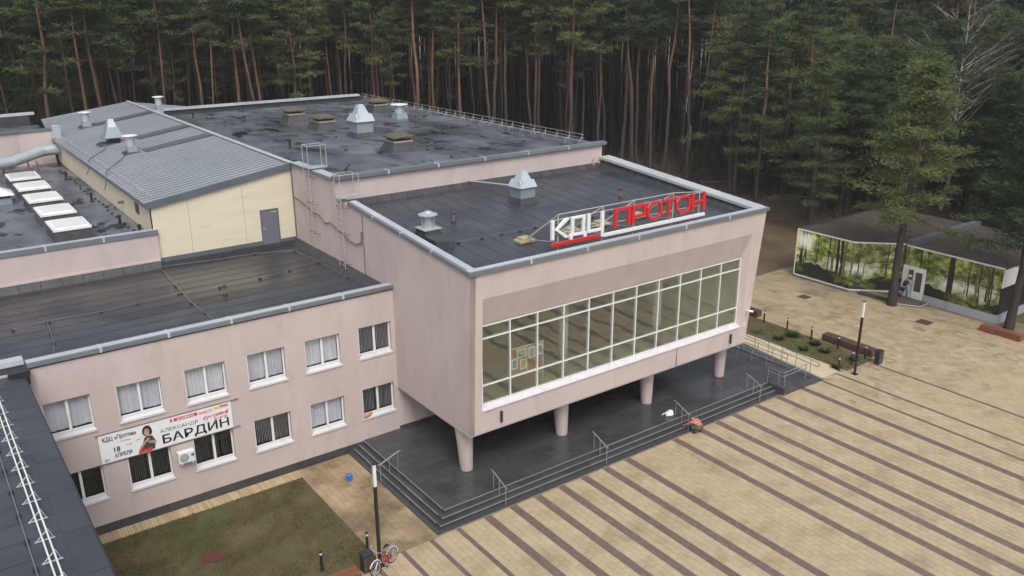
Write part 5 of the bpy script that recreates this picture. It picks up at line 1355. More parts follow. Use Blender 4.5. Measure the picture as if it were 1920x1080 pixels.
# bicycle
def bicycle():
    t = thing('bicycle', 'red and white city bicycle leaning on the left lamp post', 'bicycle', (-3.05, -.70, 0))
    lean = .10
    ax = Vector((.985, .42, 0)).normalized()      # front wheel to rear wheel direction
    sd_ = Vector((-ax.y, ax.x, 0))
    o = Vector((-3.42, -.93, 0))
    def P(u, z, s=0.): return o + ax*u + sd_*(s + lean*z) + Vector((0, 0, z))
    Rw = .32
    for nm, u in (('front', 0.0), ('rear', 1.04)):
        N_ = 28
        def circ(r, k, s=0): return P(u + r*math.cos(2*math.pi*k/N_), Rw + .01 + r*math.sin(2*math.pi*k/N_), s)
        w = obj('wheel', MB().tube([circ(Rw-.055, k) for k in range(N_+1)], .014, 5), M['galv'], t)
        obj('tyre', MB().tube([circ(Rw-.022, k) for k in range(N_+1)], .024, 6), M['rubber'], w)
        sp = MB()
        for k in range(14): sp.cyl(P(u, Rw+.01), circ(Rw-.06, k*2), .003, n=3)
        sp.cyl(P(u, Rw+.01, -.04), P(u, Rw+.01, .04), .02, n=8)
        obj('spokes', sp, M['galv'], w)
        fd = MB().tube([P(u + (Rw+.03)*math.cos(a), Rw+.01+(Rw+.03)*math.sin(a)) for a in np.linspace(.2 if u == 0 else -.1, 2.6 if u == 0 else 2.5, 12)], .022, 5)
        obj('mudguard', fd, M['white'], t)
    fr = MB()
    bb_ = P(.60, .30); st = P(.68, .72); hd = P(.17, .70); hd2 = P(.20, .58)
    for a, b in ((bb_, st), (bb_, hd2), (P(.645, .55), hd2), (bb_, P(1.04, .33)), (st, P(1.04, .33))): fr.cyl(a, b, .022, n=7)
    obj('frame', fr, flat('bike_red', (.30, .022, .025), .35), t)
    obj('fork', MB().tube([hd, hd2, P(.06, .42), P(0, .33)], .018, 6), M['white'], t)
    obj('stem', MB().tube([hd, P(.14, .98)], .016, 6), M['galv'], t)
    obj('handlebar', MB().tube([P(.32, 1.0, -.27), P(.16, 1.02, -.2), P(.13, .99, 0), P(.16, 1.02, .2), P(.32, 1.0, .27)], .013, 6), M['galv'], t)
    for s in (-1, 1): obj('grip', MB().cyl(P(.24, 1.01, .235*s), P(.36, .995, .285*s), .019, n=6), M['rubber'], t)
    obj('seat_post', MB().cyl(st, P(.71, .86), .014, n=6), M['galv'], t)
    a_ = [P(.60, .88, -.03), P(.60, .88, .03), P(.88, .90, .10), P(.88, .90, -.10)]
    b_ = [v + Vector((0, 0, .05)) for v in a_]
    obj('saddle', MB().hexa(a_, b_), M['rubber'], t, bevel=.01)
    rk = MB().tube([P(.78, .72, -.06), P(1.24, .72, -.06), P(1.24, .72, .06), P(.78, .72, .06)], .010, 5)
    for s in (-.06, .06): rk.cyl(P(1.04, .33, s), P(1.1, .72, s), .008, n=5)
    for u in (.9, 1.02, 1.14): rk.cyl(P(u, .72, -.06), P(u, .72, .06), .008, n=5)
    obj('luggage_rack', rk, M['galv'], t)
    obj('chain_guard', MB().hexa([P(.55, .26, -.05), P(1.0, .30, -.05), P(1.0, .36, -.05), P(.55, .38, -.05)], [P(.55, .26, -.035), P(1.0, .30, -.035), P(1.0, .36, -.035), P(.55, .38, -.035)]), flat('bike_red', (.30, .022, .025), .35), t)
    for s, dz in ((-1, -.14), (1, .14)):
        c0 = P(.60, .30, .07*s); c1 = P(.60+dz*.5, .30+dz, .08*s)
        obj('crank', MB().cyl(c0, c1, .010, n=5), M['galv'], t)
        obj('pedal', MB().bar(c1, c1+sd_*.09*s, .07, .025), M['rubber'], t)
bicycle()

# ------------------------------------------------------------------ people
def figure(name, label, loc, J, E, mats, group_of, extra=None):
    """One continuous skinned body: J name -> (pos, radius, material index)."""
    t = thing(name, label, 'person', loc)
    me = bpy.data.meshes.new('body')
    keys = list(J); idx = {k: i for i, k in enumerate(keys)}
    me.from_pydata([J[k][0] for k in keys], [(idx[a], idx[b]) for a, b in E], [])
    o = bpy.data.objects.new('body', me); col.objects.link(o)
    mod = o.modifiers.new('skin', 'SKIN'); mod.use_smooth_shade = True
    me.skin_vertices  # layer created with the modifier below
    if not me.skin_vertices:
        bm = bmesh.new(); bm.from_mesh(me); bm.verts.layers.skin.verify(); bm.to_mesh(me); bm.free()
    sv = me.skin_vertices[0].data
    for k in keys: sv[idx[k]].radius = (J[k][1], J[k][1]); sv[idx[k]].use_root = (k == 'pelvis')
    o.modifiers.new('sub', 'SUBSURF').levels = 1
    dg = bpy.context.evaluated_depsgraph_get()
    m2 = bpy.data.meshes.new_from_object(o.evaluated_get(dg))
    bpy.data.objects.remove(o)
    for m in mats: m2.materials.append(m)
    P = [(Vector(J[a][0]), Vector(J[b][0]), J[a][2], J[b][2]) for a, b in E]
    for f in m2.polygons:
        c = f.center; best = None
        for a, b, ma, mb_ in P:
            d = b - a; s = max(0, min(1, (c-a).dot(d)/d.length_squared)); dist = (a + d*s - c).length
            if best is None or dist < best[0]: best = (dist, ma if s < .5 else mb_)
        f.material_index = best[1]; f.use_smooth = True
    bo = link('body', m2, None, t)
    return t
jk = flat('dark_jacket', (.020, .018, .020), .8); jeans = flat('blue_jeans', (.06, .15, .30), .8); shoe = flat('dark_shoe', (.015, .014, .014), .6); hairm = flat('grey_cap', (.35, .33, .33), .8)
def hand(J, E, wrist, tip_dir, s, mi):
    w = Vector(J[wrist][0]); d = Vector(tip_dir).normalized(); sd2 = d.cross(Vector((0, 0, 1)))
    sd2 = sd2.normalized() if sd2.length > .1 else Vector((1, 0, 0))
    J['palm'+s] = (tuple(w + d*.06), .026, mi); E.append((wrist, 'palm'+s))
    for k, (off, ln) in enumerate([(-.03, .06), (-.012, .075), (.010, .07), (.03, .055)]):
        a = w + d*.085 + sd2*off; b = a + d*ln*.6; c = b + d*ln*.4 + Vector((0, 0, -.015))
        J['f%d%s' % (k, s)] = (tuple(b), .009, mi); J['g%d%s' % (k, s)] = (tuple(c), .008, mi)
        E.append(('palm'+s, 'f%d%s' % (k, s))); E.append(('f%d%s' % (k, s), 'g%d%s' % (k, s)))
    J['th'+s] = (tuple(w + d*.05 - sd2*.05), .010, mi); E.append(('palm'+s, 'th'+s))
# person walking to the pavilion door (facing -y with a hand to the door handle)
J = {'pelvis': ((0, 0, .94), .15, 1), 'waist': ((0, -.01, 1.08), .15, 0), 'chest': ((0, -.03, 1.30), .18, 0), 'neck': ((0, -.03, 1.47), .06, 2), 'head': ((0, -.05, 1.60), .095, 2), 'crown': ((0, -.04, 1.70), .085, 4),
     'shL': ((.19, -.03, 1.40), .075, 0), 'elL': ((.23, -.14, 1.15), .058, 0), 'wrL': ((.20, -.36, 1.10), .036, 2), 'shR': ((-.19, -.03, 1.40), .075, 0), 'elR': ((-.25, .05, 1.13), .058, 0), 'wrR': ((-.24, -.02, .90), .036, 2),
     'hipL': ((.10, 0, .88), .11, 1), 'knL': ((.11, -.16, .50), .075, 1), 'anL': ((.11, -.14, .10), .05, 3), 'toL': ((.12, -.32, .04), .04, 3), 'hipR': ((-.10, 0, .88), .11, 1), 'knR': ((-.10, .06, .48), .075, 1), 'anR': ((-.10, .26, .12), .05, 3), 'toR': ((-.11, .12, .04), .04, 3)}
E_ = [('pelvis', 'waist'), ('waist', 'chest'), ('chest', 'neck'), ('neck', 'head'), ('head', 'crown'), ('chest', 'shL'), ('shL', 'elL'), ('elL', 'wrL'), ('chest', 'shR'), ('shR', 'elR'), ('elR', 'wrR'), ('pelvis', 'hipL'), ('hipL', 'knL'), ('knL', 'anL'), ('anL', 'toL'), ('pelvis', 'hipR'), ('hipR', 'knR'), ('knR', 'anR'), ('anR', 'toR')]
hand(J, E_, 'wrL', (0, -1, 0), 'L', 2); hand(J, E_, 'wrR', (0, -.1, -1), 'R', 2)
J['nose'] = ((0, -.15, 1.59), .018, 2); E_.append(('head', 'nose'))
p1 = figure('person', 'person in a dark jacket and blue jeans reaching for the white pavilion door', (44.0, 4.75, .13), J, E_, [jk, jeans, M['skin'], shoe, hairm], None)
obj('bag', MB().box(43.70, 43.80, 4.62, 4.94, .75, 1.05), shoe, p1, bevel=.02)
# crouching person washing the steps (facing +y)
floral = mat('floral_red_shirt', (.42, .10, .08), (.60, .30, .24), 14, .8, c3=(.18, .04, .04), s3=18, t3=(.5, .6))
J = {'pelvis': ((.02, -.16, .40), .17, 1), 'waist': ((0, -.04, .56), .17, 0), 'chest': ((-.02, .16, .70), .19, 0), 'neck': ((-.03, .32, .76), .065, 2), 'head': ((-.04, .43, .74), .10, 3), 'crown': ((-.04, .50, .70), .085, 3), 'nose': ((-.04, .46, .63), .02, 2),
     'shL': ((-.22, .22, .68), .08, 0), 'elL': ((-.32, .40, .50), .06, 0), 'wrL': ((-.34, .60, .36), .036, 2), 'shR': ((.18, .22, .68), .08, 0), 'elR': ((.26, .36, .46), .06, 0), 'wrR': ((.14, .58, .34), .036, 2),
     'hipL': ((-.12, -.12, .36), .13, 1), 'knL': ((-.20, .24, .42), .085, 1), 'anL': ((-.18, -.02, .09), .055, 4), 'toL': ((-.19, .16, .045), .042, 4), 'hipR': ((.15, -.12, .36), .13, 1), 'knR': ((.22, .20, .40), .085, 1), 'anR': ((.19, -.08, .09), .055, 4), 'toR': ((.21, .10, .045), .042, 4)}
E_ = [('pelvis', 'waist'), ('waist', 'chest'), ('chest', 'neck'), ('neck', 'head'), ('head', 'crown'), ('head', 'nose'), ('chest', 'shL'), ('shL', 'elL'), ('elL', 'wrL'), ('chest', 'shR'), ('shR', 'elR'), ('elR', 'wrR'), ('pelvis', 'hipL'), ('hipL', 'knL'), ('knL', 'anL'), ('anL', 'toL'), ('pelvis', 'hipR'), ('hipR', 'knR'), ('knR', 'anR'), ('anR', 'toR')]
hand(J, E_, 'wrL', (-.1, .8, -.5), 'L', 2); hand(J, E_, 'wrR', (-.1, .8, -.5), 'R', 2)
figure('person', 'crouching person in a red floral top working at the foot of the front steps', (15.75, -.42, .005), J, E_, [floral, flat('olive_trousers', (.10, .095, .07), .8), M['skin'], flat('brown_hair', (.16, .07, .05), .8), shoe], None)
# white bag on the terrace
t = thing('plastic_bag', 'crumpled white bag with a dark blue patch lying on the terrace above the crouching person', 'bag', (15.5, 1.35, .45))
bs = MB(); rr0_ = random.Random(4); nn = 12
pr = [(.06, .46), (.22, .47), (.25, .55), (.20, .64), (.10, .70), (.02, .73)]
vs = []; fs = []
for r0, z in pr:
    for i in range(nn):
        a = 2*math.pi*i/nn; q = r0*rr0_.uniform(.8, 1.2); vs.append((15.5+1.25*q*math.cos(a), 1.35+.8*q*math.sin(a), z+rr0_.uniform(-.012, .012)))
for k in range(len(pr)-1):
    for i in range(nn): fs.append((k*nn+i, k*nn+(i+1) % nn, (k+1)*nn+(i+1) % nn, (k+1)*nn+i))
fs += [tuple(range(nn)), tuple(range((len(pr)-1)*nn, len(pr)*nn))]
obj('bag_body', MB().add(vs, fs), M['white'], t)
obj('blue_patch', MB().lathe(15.68, 1.22, [(.10, .50), (.11, .6), (.07, .67)], 8), flat('navy', (.02, .025, .08)), t)
obj('bag_handle', MB().tube([(15.25, 1.42, .6), (15.1, 1.48, .56), (15.05, 1.5, .5)], .03, 5), M['white'], t)

# ------------------------------------------------------------------ pavilion with forest print
KZ = 4.05
kb = thing('pavilion', 'low pavilion wrapped in a sunlit forest photo print with flat leaf-strewn roofs', 'building', (46, 5, 0))
A = (42.2, 13.25); Bp = (42.2, 8.24); Cp = (45.0, 5.45)
obj('core_wall', MB().prism([(A[0]+.12, A[1]-.1), (54, 13.2), (54, 5.45), (Cp[0]+.25, Cp[1]-.0), (Bp[0]+.12, Bp[1]+.04)], .0, KZ-.12), flat('pavilion_wall', (.5, .5, .5)), kb)
kr = obj('roof', MB().prism([(A[0]+.03, A[1]+.02), (54.5, 13.4), (54.5, 5.4), (Cp[0]+.16, Cp[1]-.04), (Bp[0]+.03, Bp[1]+.02)], KZ-.1, KZ+.02), M['moss_roof'], kb)
obj('core_wall', MB().prism([(44.75, 5.40), (54, 5.40), (54, -1.8), (44.55, -1.8)], .0, KZ-.12), flat('pavilion_wall2', (.45, .45, .46)), kb)
obj('roof', MB().prism([(44.66, 5.36), (54.5, 5.36), (54.5, -2.0), (44.46, -1.92)], KZ-.1, KZ+.04), M['moss_roof'], kb)
obj('roof_kerb', MB().box(44.62, 54.4, 4.86, 5.37, KZ+.041, KZ+.42), mat('grey_roof_kerb', (.075, .075, .078), (.115, .115, .12), 1.5, .7), kb)
obj('roof_kerb', MB().bar((A[0], A[1]+.0, KZ+.06), (54.2, 13.2, KZ+.06), .16, .08), M['flash'], kb)
def forest_print(u, z, hx, seed, sunu=None):
    """colour of the printed forest at metres u along, z up (arrays)"""
    g_ = np.random.default_rng(seed)
    lat = np.random.default_rng(99).uniform(-1, 1, (64, 64))
    def vn(a, b):
        a = np.broadcast_to(a, u.shape); b = np.broadcast_to(b, u.shape)
        i, j = np.floor(a).astype(int), np.floor(b).astype(int); f, h = a-i, b-j; f = f*f*(3-2*f); h = h*h*(3-2*h)
        i0, i1, j0, j1 = i % 64, (i+1) % 64, j % 64, (j+1) % 64
        return (lat[i0, j0]*(1-f)+lat[i1, j0]*f)*(1-h)+(lat[i0, j1]*(1-f)+lat[i1, j1]*f)*h
    def noise(a, b, s):
        return vn(a*s, b*s)+.55*vn(a*2.1*s+9, b*2.1*s)+.35*vn(a*4.3*s+3, b*4.3*s+7)
    base_ = np.zeros(u.shape + (3,))
    n0 = noise(u, z, .9); n2 = noise(u+7, z*1.3, 2.6)+g_.normal(0, .30, u.shape)
    g_ = np.random.default_rng(seed+1)
    dark = np.array([.035, .055, .018]); mid = np.array([.22, .28, .055]); lit = np.array([.72, .76, .28]); white_ = np.array([.95, .97, .88])
    v = np.clip(.46 + .38*n2 + .22*n0, 0, 1)
    c = dark + (mid-dark)*np.clip(v*2, 0, 1)[..., None] + (lit-mid)*np.clip(v*2-1, 0, 1)[..., None]
    glow = np.exp(-((z-1.9)/.55)**2)*np.clip(.5+.6*noise(u+3, z, .45), 0, 1)
    c = c + (white_-c)*np.clip(glow*1.1-.15+.15*n2, 0, .95)[..., None]
    if sunu is not None:
        d = np.hypot(u-sunu, (z-3.2)); sgl = np.exp(-(d/.55)**2)
        c = c + (np.array([1, 1, .8])-c)*np.clip(sgl*1.3, 0, 1)[..., None]
        c = c*(1+.9*np.exp(-(d/1.6)**2))[..., None]
    tr = g_.uniform(0, hx, int(hx*2.1))
    for i, tu in enumerate(tr):
        w = g_.uniform(.05, .13) if i % 4 else g_.uniform(.18, .26); le = g_.uniform(-.03, .03); zb = g_.uniform(.8, 1.4)
        m_ = (np.abs(u-tu-le*z - .03*np.sin(z*2+i)) < w*.5*(1.15-.05*z)) & (z > zb)
        tc = np.array([.030, .028, .020]) if i % 3 else np.array([.20, .19, .09])
        c[m_] = tc*(1+.25*n2[m_][..., None])
    gr = z < (1.05+.35*noise(u+1.3, z*0, .6))
    gd = np.array([.022, .028, .015]) + np.array([.26, .30, .07])*np.clip(.9*noise(u*1.1+4, z*1.6, .8)-.25+.25*n2, 0, 1)[..., None]
    c[gr] = gd[gr]
    if sunu is not None:
        c = c + (np.array([1.2, 1.2, 1.0])-c)*np.clip(sgl*1.2, 0, 1)[..., None]
    return np.clip(c*.78, 0.004, .9)
def print_panel(p0, p1, z0, z1, hole, seed, sunu, u0=0., off=.0, parent=kb, total=None):
    L = math.hypot(p1[0]-p0[0], p1[1]-p0[1]); cs = .05
    nu, nz_ = max(2, int(L/cs)), max(2, int((z1-z0)/cs))
    us = np.linspace(0, L, nu+1); zs = np.linspace(z0, z1, nz_+1)
    V = np.zeros((nz_+1, nu+1, 3)); dx, dy = (p1[0]-p0[0])/L, (p1[1]-p0[1])/L
    V[..., 0] = p0[0]+dx*us; V[..., 1] = p0[1]+dy*us; V[..., 2] = zs[:, None]
    q = (np.arange(nz_)[:, None]*(nu+1)+np.arange(nu)).ravel()
    F = np.stack([q, q+1, q+nu+2, q+nu+1], 1)
    U, Z = np.meshgrid((us[:-1]+us[1:])/2+u0, (zs[:-1]+zs[1:])/2)
    colr = forest_print(U, Z, total or L, seed, sunu).reshape(-1, 3)
    if hole:
        keep = ~((U.ravel()-u0 > hole[0]) & (U.ravel()-u0 < hole[1]) & (Z.ravel() < hole[2])); F = F[keep]; colr = colr[keep]
    Vf = V.reshape(-1, 3).copy(); o3 = root_off(parent); Vf -= np.array(o3)
    me = np_mesh('printed_panel', Vf, F)
    ca = me.color_attributes.new('print', 'FLOAT_COLOR', 'CORNER')
    cc_ = np.ones((len(F)*4, 4), dtype=np.float32); cc_[:, :3] = np.repeat(colr, 4, axis=0)
    ca.data.foreach_set('color', cc_.ravel())
    return link('printed_panel', me, M['print'], parent)
SPL = 2.45
for z0, z1 in ((.28, SPL-.012), (SPL+.012, KZ-.08)):
    LA = A[1]-Bp[1]; LB = math.hypot(Cp[0]-Bp[0], Cp[1]-Bp[1])
    print_panel(A, Bp, z0, z1, None, 21, .75, 0, total=9)
    print_panel((Bp[0]+.01, Bp[1]-.012), Cp, z0, z1, None, 21, .75, LA, total=9)
    print_panel((44.62, 5.38), (44.42, -1.86), z0 if z0 > 1 else .62, z1, (.22, 1.82, 2.55) if True else None, 33, None, 0, total=7.3)
obj('trim', MB().bar((A[0]-.03, A[1]+.02, KZ-.02), (Bp[0]-.03, Bp[1], KZ-.02), .07, .10).bar((Bp[0]-.03, Bp[1]-.01, KZ-.02), (Cp[0]-.03, Cp[1]-.03, KZ-.02), .07, .10).bar((44.60, 5.36, KZ-.02), (44.38, -1.9, KZ-.02), .07, .10), M['white'], kb)
obj('trim', MB().bar((A[0]-.05, A[1]+.02, .24), (Bp[0]-.05, Bp[1]-.02, .24), .10, .07).bar((Bp[0]-.05, Bp[1]-.03, .24), (Cp[0]-.05, Cp[1]-.03, .24), .10, .07).bar((A[0]-.03, A[1]+.04, .2), (A[0]-.029, A[1]+.04, KZ-.02), .06, .06), M['white'], kb)
obj('seam', MB().bar((A[0]-.012, A[1], SPL), (Bp[0]-.012, Bp[1], SPL), .02, .02), M['black'], kb)
obj('seam', MB().bar((44.60, 5.36, SPL), (44.40, -1.86, SPL), .02, .02), M['black'], kb)
for k in range(3):
    ya, yb = 3.5-1.8*k, 3.5-1.8*(k+1)+.02
    obj('plinth_panel', MB().hexa([(44.50-.05*k, ya, 0), (44.45-.05*k, yb, 0), (44.60, yb, 0), (44.65, ya, 0)], [(44.50-.05*k, ya, .6), (44.45-.05*k, yb, .6), (44.60, yb, .6), (44.65, ya, .6)]), flat('plinth_grey', (.34, .36, .40), .5), kb)
obj('plinth', MB().prism([(A[0]+.15, A[1]-.1), (Bp[0]+.15, Bp[1]+.05), (Cp[0]+.2, Cp[1]+.05), (47, 8), (47, 13)], -.05, .2), M['flash'], kb)
# white door wall and door
obj('door_surround', MB().hexa([(44.52, 5.38, .13), (44.48, 3.58, .13), (44.60, 3.58, .13), (44.64, 5.38, .13)], [(44.52, 5.38, 2.54), (44.48, 3.58, 2.54), (44.60, 3.58, 2.54), (44.64, 5.38, 2.54)]), M['white'], kb)
dr = obj('door', MB().box(44.40, 44.475, 3.62, 4.42, .16, 2.42), M['white'], kb)
obj('door_pane', MB().box(44.385, 44.399, 3.76, 4.28, .75, 2.22), flat('door_dark_glass', (.06, .065, .065), .1), dr)
obj('door_handle', MB().cyl((44.34, 4.34, 1.0), (44.34, 4.34, 1.4), .02, n=6), M['galv'], dr)
obj('side_pane', MB().box(44.44, 44.473, 4.52, 4.86, 1.55, 2.30), flat('door_dark_glass', (.06, .065, .065), .1), kb)
obj('door_notice', MB().box(44.425, 44.439, 4.56, 4.82, 1.75, 1.92), M['white'], kb)
obj('doorstep', MB().prism([(42.55, 4.4), (43.3, 3.0), (44.4, 3.05), (44.5, 5.3), (43.6, 5.3)], .0, .13), flat('doorstep_brown', (.11, .085, .07), .7), kb)
obj('doorstep_edge', MB().bar((42.53, 4.4, .10), (43.28, 2.98, .10), .05, .06).bar((43.28, 2.98, .10), (44.4, 3.02, .10), .05, .06), flat('step_edge', (.5, .48, .45), .7), kb)
obj('bed_wall', MB().bar((42.6, 7.6, .06), (43.0, 4.6, .06), .5, .12), flat('dark_soil', (.06, .04, .03), .9), kb)
# right end wall of the pavilion
obj('end_panel', MB().box(44.44, 54, -1.90, -1.81, 2.6, KZ-.08), M['white'], kb)
for k in range(5): obj('end_pane', MB().box(44.5+1.3*k, 45.75+1.3*k, -1.90, -1.81, .65, 2.58), flat('dark_pane', (.02, .024, .03), .12), kb)
obj('end_plinth', MB().box(44.42, 54, -2.0, -1.82, 0, .62), flat('plinth_grey', (.34, .36, .40), .5), kb)

# ------------------------------------------------------------------ trees
def tube_np(path, rad, n):
    path = np.asarray(path, float); rad = np.asarray(rad, float); m = len(path)
    a = np.arange(n)*2*np.pi/n
    d = np.gradient(path, axis=0); d /= np.linalg.norm(d, axis=1)[:, None] + 1e-9
    ref = np.where(np.abs(d[:, 2:3]) > .9, np.array([[1., 0, 0]]), np.array([[0, 0, 1.]]))
    u = np.cross(d, ref); u /= np.linalg.norm(u, axis=1)[:, None] + 1e-9
    w = np.cross(d, u)
    V = path[:, None] + rad[:, None, None]*(np.cos(a)[None, :, None]*u[:, None] + np.sin(a)[None, :, None]*w[:, None])
    q = np.arange(m-1)[:, None]*n + np.arange(n); q2 = np.arange(m-1)[:, None]*n + (np.arange(n)+1) % n
    F = np.stack([q, q2, q2+n], -1).reshape(-1, 3); F2 = np.stack([q, q2+n, q+n], -1).reshape(-1, 3)
    return V.reshape(-1, 3), np.concatenate([F, F2])

def join_np(parts):
    V = []; F = []; o = 0
    for v, f in parts: V.append(v); F.append(f + o); o += len(v)
    return np.concatenate(V), np.concatenate(F)

def pine(seed, H, cb, R_, r0, nbr, ncl, nbl, bl, bw, low=False, full=False):
    """Returns (trunk V,F), (crown V,F). cb: crown base fraction, R_: crown radius."""
    g_ = np.random.default_rng(seed)
    m = 9 if not low else 4
    ts = np.linspace(0, 1, m)
    bend = np.cumsum(g_.normal(0, .10 if not low else .14, (m, 2)), axis=0); bend -= bend[0]
    path = np.stack([bend[:, 0]*H/25, bend[:, 1]*H/25, ts*H], 1)
    rad = r0*(1-.86*ts**1.15); rad[0] *= 1.25
    tp = [tube_np(path, rad, 8 if not low else 5)]
    crown = []
    def at(t): return np.array([np.interp(t, ts, path[:, k]) for k in range(3)])
    for b in range(nbr):
        s = (b + g_.uniform(0, 1))/nbr
        t = cb + (1-cb)*s*.985
        if full: prof = (1-s)**.75*.95 + .12
        else: prof = (np.sin(np.pi*min(1, s*.80+.22))**.8)*.95 + .08
        Lb = R_*prof*g_.uniform(.6, 1.12)
        az = b*2.4 + g_.normal(0, .35)
        el = g_.normal(.05, .18) + .45*s
        p0 = at(t); d = np.array([np.cos(az)*np.cos(el), np.sin(az)*np.cos(el), np.sin(el)])
        tip = p0 + d*Lb + np.array([0, 0, -.06*Lb + .10*Lb*s])
        mid = p0 + d*Lb*.5 + np.array([0, 0, -.05*Lb])
        if not low: tp.append(tube_np([p0, mid, tip], [r0*.20*(1-.5*s), r0*.12*(1-.5*s), .012], 3))
        for c in range(ncl):
            f = .28 + .72*(c + g_.uniform(0, 1))/ncl
            cc = (p0*(1-f)**2 + 2*f*(1-f)*mid + tip*f*f) + g_.normal(0, 1, 3)*np.array([.26, .26, .08])*(.5+.18*Lb)
            rr_ = g_.uniform(.20, .40)*(.6+.14*R_)
            k = nbl
            dirs = g_.normal(0, 1, (k, 3)); dirs[:, 2] = dirs[:, 2]*.55 + .35; dirs /= np.linalg.norm(dirs, axis=1)[:, None]
            base = cc + g_.normal(0, 1, (k, 3))*np.array([rr_, rr_, rr_*.32])
            L_ = bl*g_.uniform(.6, 1.2, (k, 1))
            side = np.cross(dirs, g_.normal(0, 1, (k, 3))); side /= np.linalg.norm(side, axis=1)[:, None] + 1e-9
            crown.append(np.stack([base - side*bw, base + side*bw, base + dirs*L_], 1).reshape(-1, 3))
    if not low:
        for b in range(9):     # dead stubs below the crown
            t = g_.uniform(cb*.45, cb); az = g_.uniform(0, 6.28); L_ = g_.uniform(.5, 2.4)
            p0 = at(t); d = np.array([np.cos(az), np.sin(az), g_.uniform(-.15, .4)])
            tp.append(tube_np([p0, p0+d*L_*.5, p0+d*L_+np.array([0, 0, .1])], [.03, .02, .006], 3))
    cv = np.concatenate(crown)
    return join_np(tp), (cv, np.arange(len(cv)).reshape(-1, 3))

def pine_meshes(nm, *a, **k):
    (tv, tf), (cv, cf) = pine(*a, **k)
    tm = np_mesh('trunk', tv, tf); tm.materials.append(M['bark']); tm.polygons.foreach_set('use_smooth', [True]*len(tm.polygons))
    cm = np_mesh('crown', cv, cf); cm.materials.append(M['needle'])
    return tm, cm

def place_tree(meshes, x, y, s, rot, label, cat='pine tree', name='pine_tree', group=None, lean=0.0, fat=1.0):
    t = thing(name, label, cat, (x, y, -.08), group)
    t.rotation_euler = (lean*math.cos(rot*3), lean*math.sin(rot*3), rot); t.scale = (s*fat, s*fat, s)
    link('trunk', meshes[0], None, t)
    if meshes[1] is not None: link('crown', meshes[1], None, t)
    return t

slim = [pine_meshes('p', 100+i, 25, c, r, .20, 24, 5, 44, .46, .042) for i, (c, r) in enumerate([(.70, 2.7), (.74, 2.4), (.67, 3.0), (.78, 2.3), (.64, 3.2), (.72, 2.6), (.80, 2.2), (.50, 2.5), (.58, 2.9), (.84, 1.9)])]
fullm = [pine_meshes('f', 200+i, 17, c, r, .29, 44, 7, 56, .40, .034, full=True) for i, (c, r) in enumerate([(.37, 4.5), (.16, 3.6), (.34, 4.4)])]
# trees one can pick out
place_tree(fullm[0], 42.2, 4.6, 1.04, .4, 'large pine growing in front of the pavilion beside its white door')
place_tree(fullm[2], 44.2, -2.9, 1.0, 2.1, 'pine at the right edge before the end wall of the pavilion')
place_tree(fullm[1], 54.7, 21.0, .97, 1.2, 'dense low-branched pine standing left behind the pavilion')
place_tree(slim[4], 61.1, 35.6, .86, .2, 'orange-trunked pine with spreading crown right of the rooftop sign')
place_tree(slim[2], 61.3, 32.6, .93, 2.2, 'tall pine with grey lower trunk just right of the orange-trunked pine')
place_tree(fullm[1], 63.0, 42.7, .36, .3, 'small young pine under the forest edge behind the sign roof')
place_tree(fullm[2], 50.5, -9.0, 1.06, .9, 'broad pine at the far right edge behind the pavilion end')
place_tree(fullm[0], 57.5, 12.5, 1.02, 3.0, 'bushy pine rising directly behind the pavilion roof')
place_tree(fullm[1], 60.5, 2.5, 1.1, 4.0, 'bushy pine behind the right half of the pavilion roof')
thick = pine_meshes('t', 150, 26, .66, 2.4, .33, 26, 5, 30, .50, .038)
place_tree(thick, 3.6, 83, 1.0, .3, 'thick orange-trunked pine standing out at the left behind the metal roof')
place_tree(fullm[1], -6.0, 70, 1.12, .3, 'low-branched green pine at the far left behind the pink parapet')
place_tree(fullm[0], -1.5, 74, 1.2, 1.3, 'second low-branched green pine from the left picture edge')
place_tree(fullm[1], -9.5, 66, .95, 2.0, 'low-branched green pine cut by the left picture edge')
# birches
def birch_mesh(seed, H, r0, nb, spread, fork=False):
    g_ = np.random.default_rng(seed); m = 8; ts = np.linspace(0, 1, m)
    bend = np.cumsum(g_.normal(0, .22, (m, 2)), axis=0); bend -= bend[0]
    path = np.stack([bend[:, 0], bend[:, 1], ts*H], 1)
    tp = [tube_np(path, r0*(1-.9*ts), 7)]; tw = []
    for b in range(nb):
        t = g_.uniform(.38, .97); az = g_.uniform(0, 6.28); el = g_.uniform(.5, 1.05); L_ = spread*(1.15-t)*g_.uniform(.7, 1.5)+.5
        p0 = np.array([np.interp(t, ts, path[:, k]) for k in range(3)])
        d = np.array([np.cos(az)*np.cos(el), np.sin(az)*np.cos(el), np.sin(el)])
        p1 = p0+d*L_*.5; p2 = p0+d*L_+np.array([np.cos(az), np.sin(az), -.1])*L_*.12
        (tp if L_ > 1.8 else tw).append(tube_np([p0, p1, p2], [r0*.3*(1.1-t), r0*.17*(1.1-t), .008], 4))
        for k in range(12):
            f = g_.uniform(.3, 1); q0 = p0+(p2-p0)*f; dd = d+g_.normal(0, .5, 3); L2 = g_.uniform(.5, 1.5)
            q1 = q0+dd*L2*.6; tw.append(tube_np([q0, q1, q1+np.array([0, 0, -.25*L2])+g_.normal(0, .1, 3)], [.011, .008, .004], 3))
    a, b = join_np(tp), join_np(tw)
    tm = np_mesh('trunk', *a); tm.materials.append(M['birch'])
    cm = np_mesh('crown', *b); cm.materials.append(M['twig'])
    return tm, cm
bm1 = birch_mesh(1, 19, .20, 70, 7.5); bm2 = birch_mesh(2, 20, .13, 26, 2.4); bm3 = birch_mesh(3, 16, .09, 12, 1.4)
place_tree(bm1, 74, 18.3, 1.1, .5, 'bare white birch with wide branches at the upper right', 'birch tree', 'birch_tree')
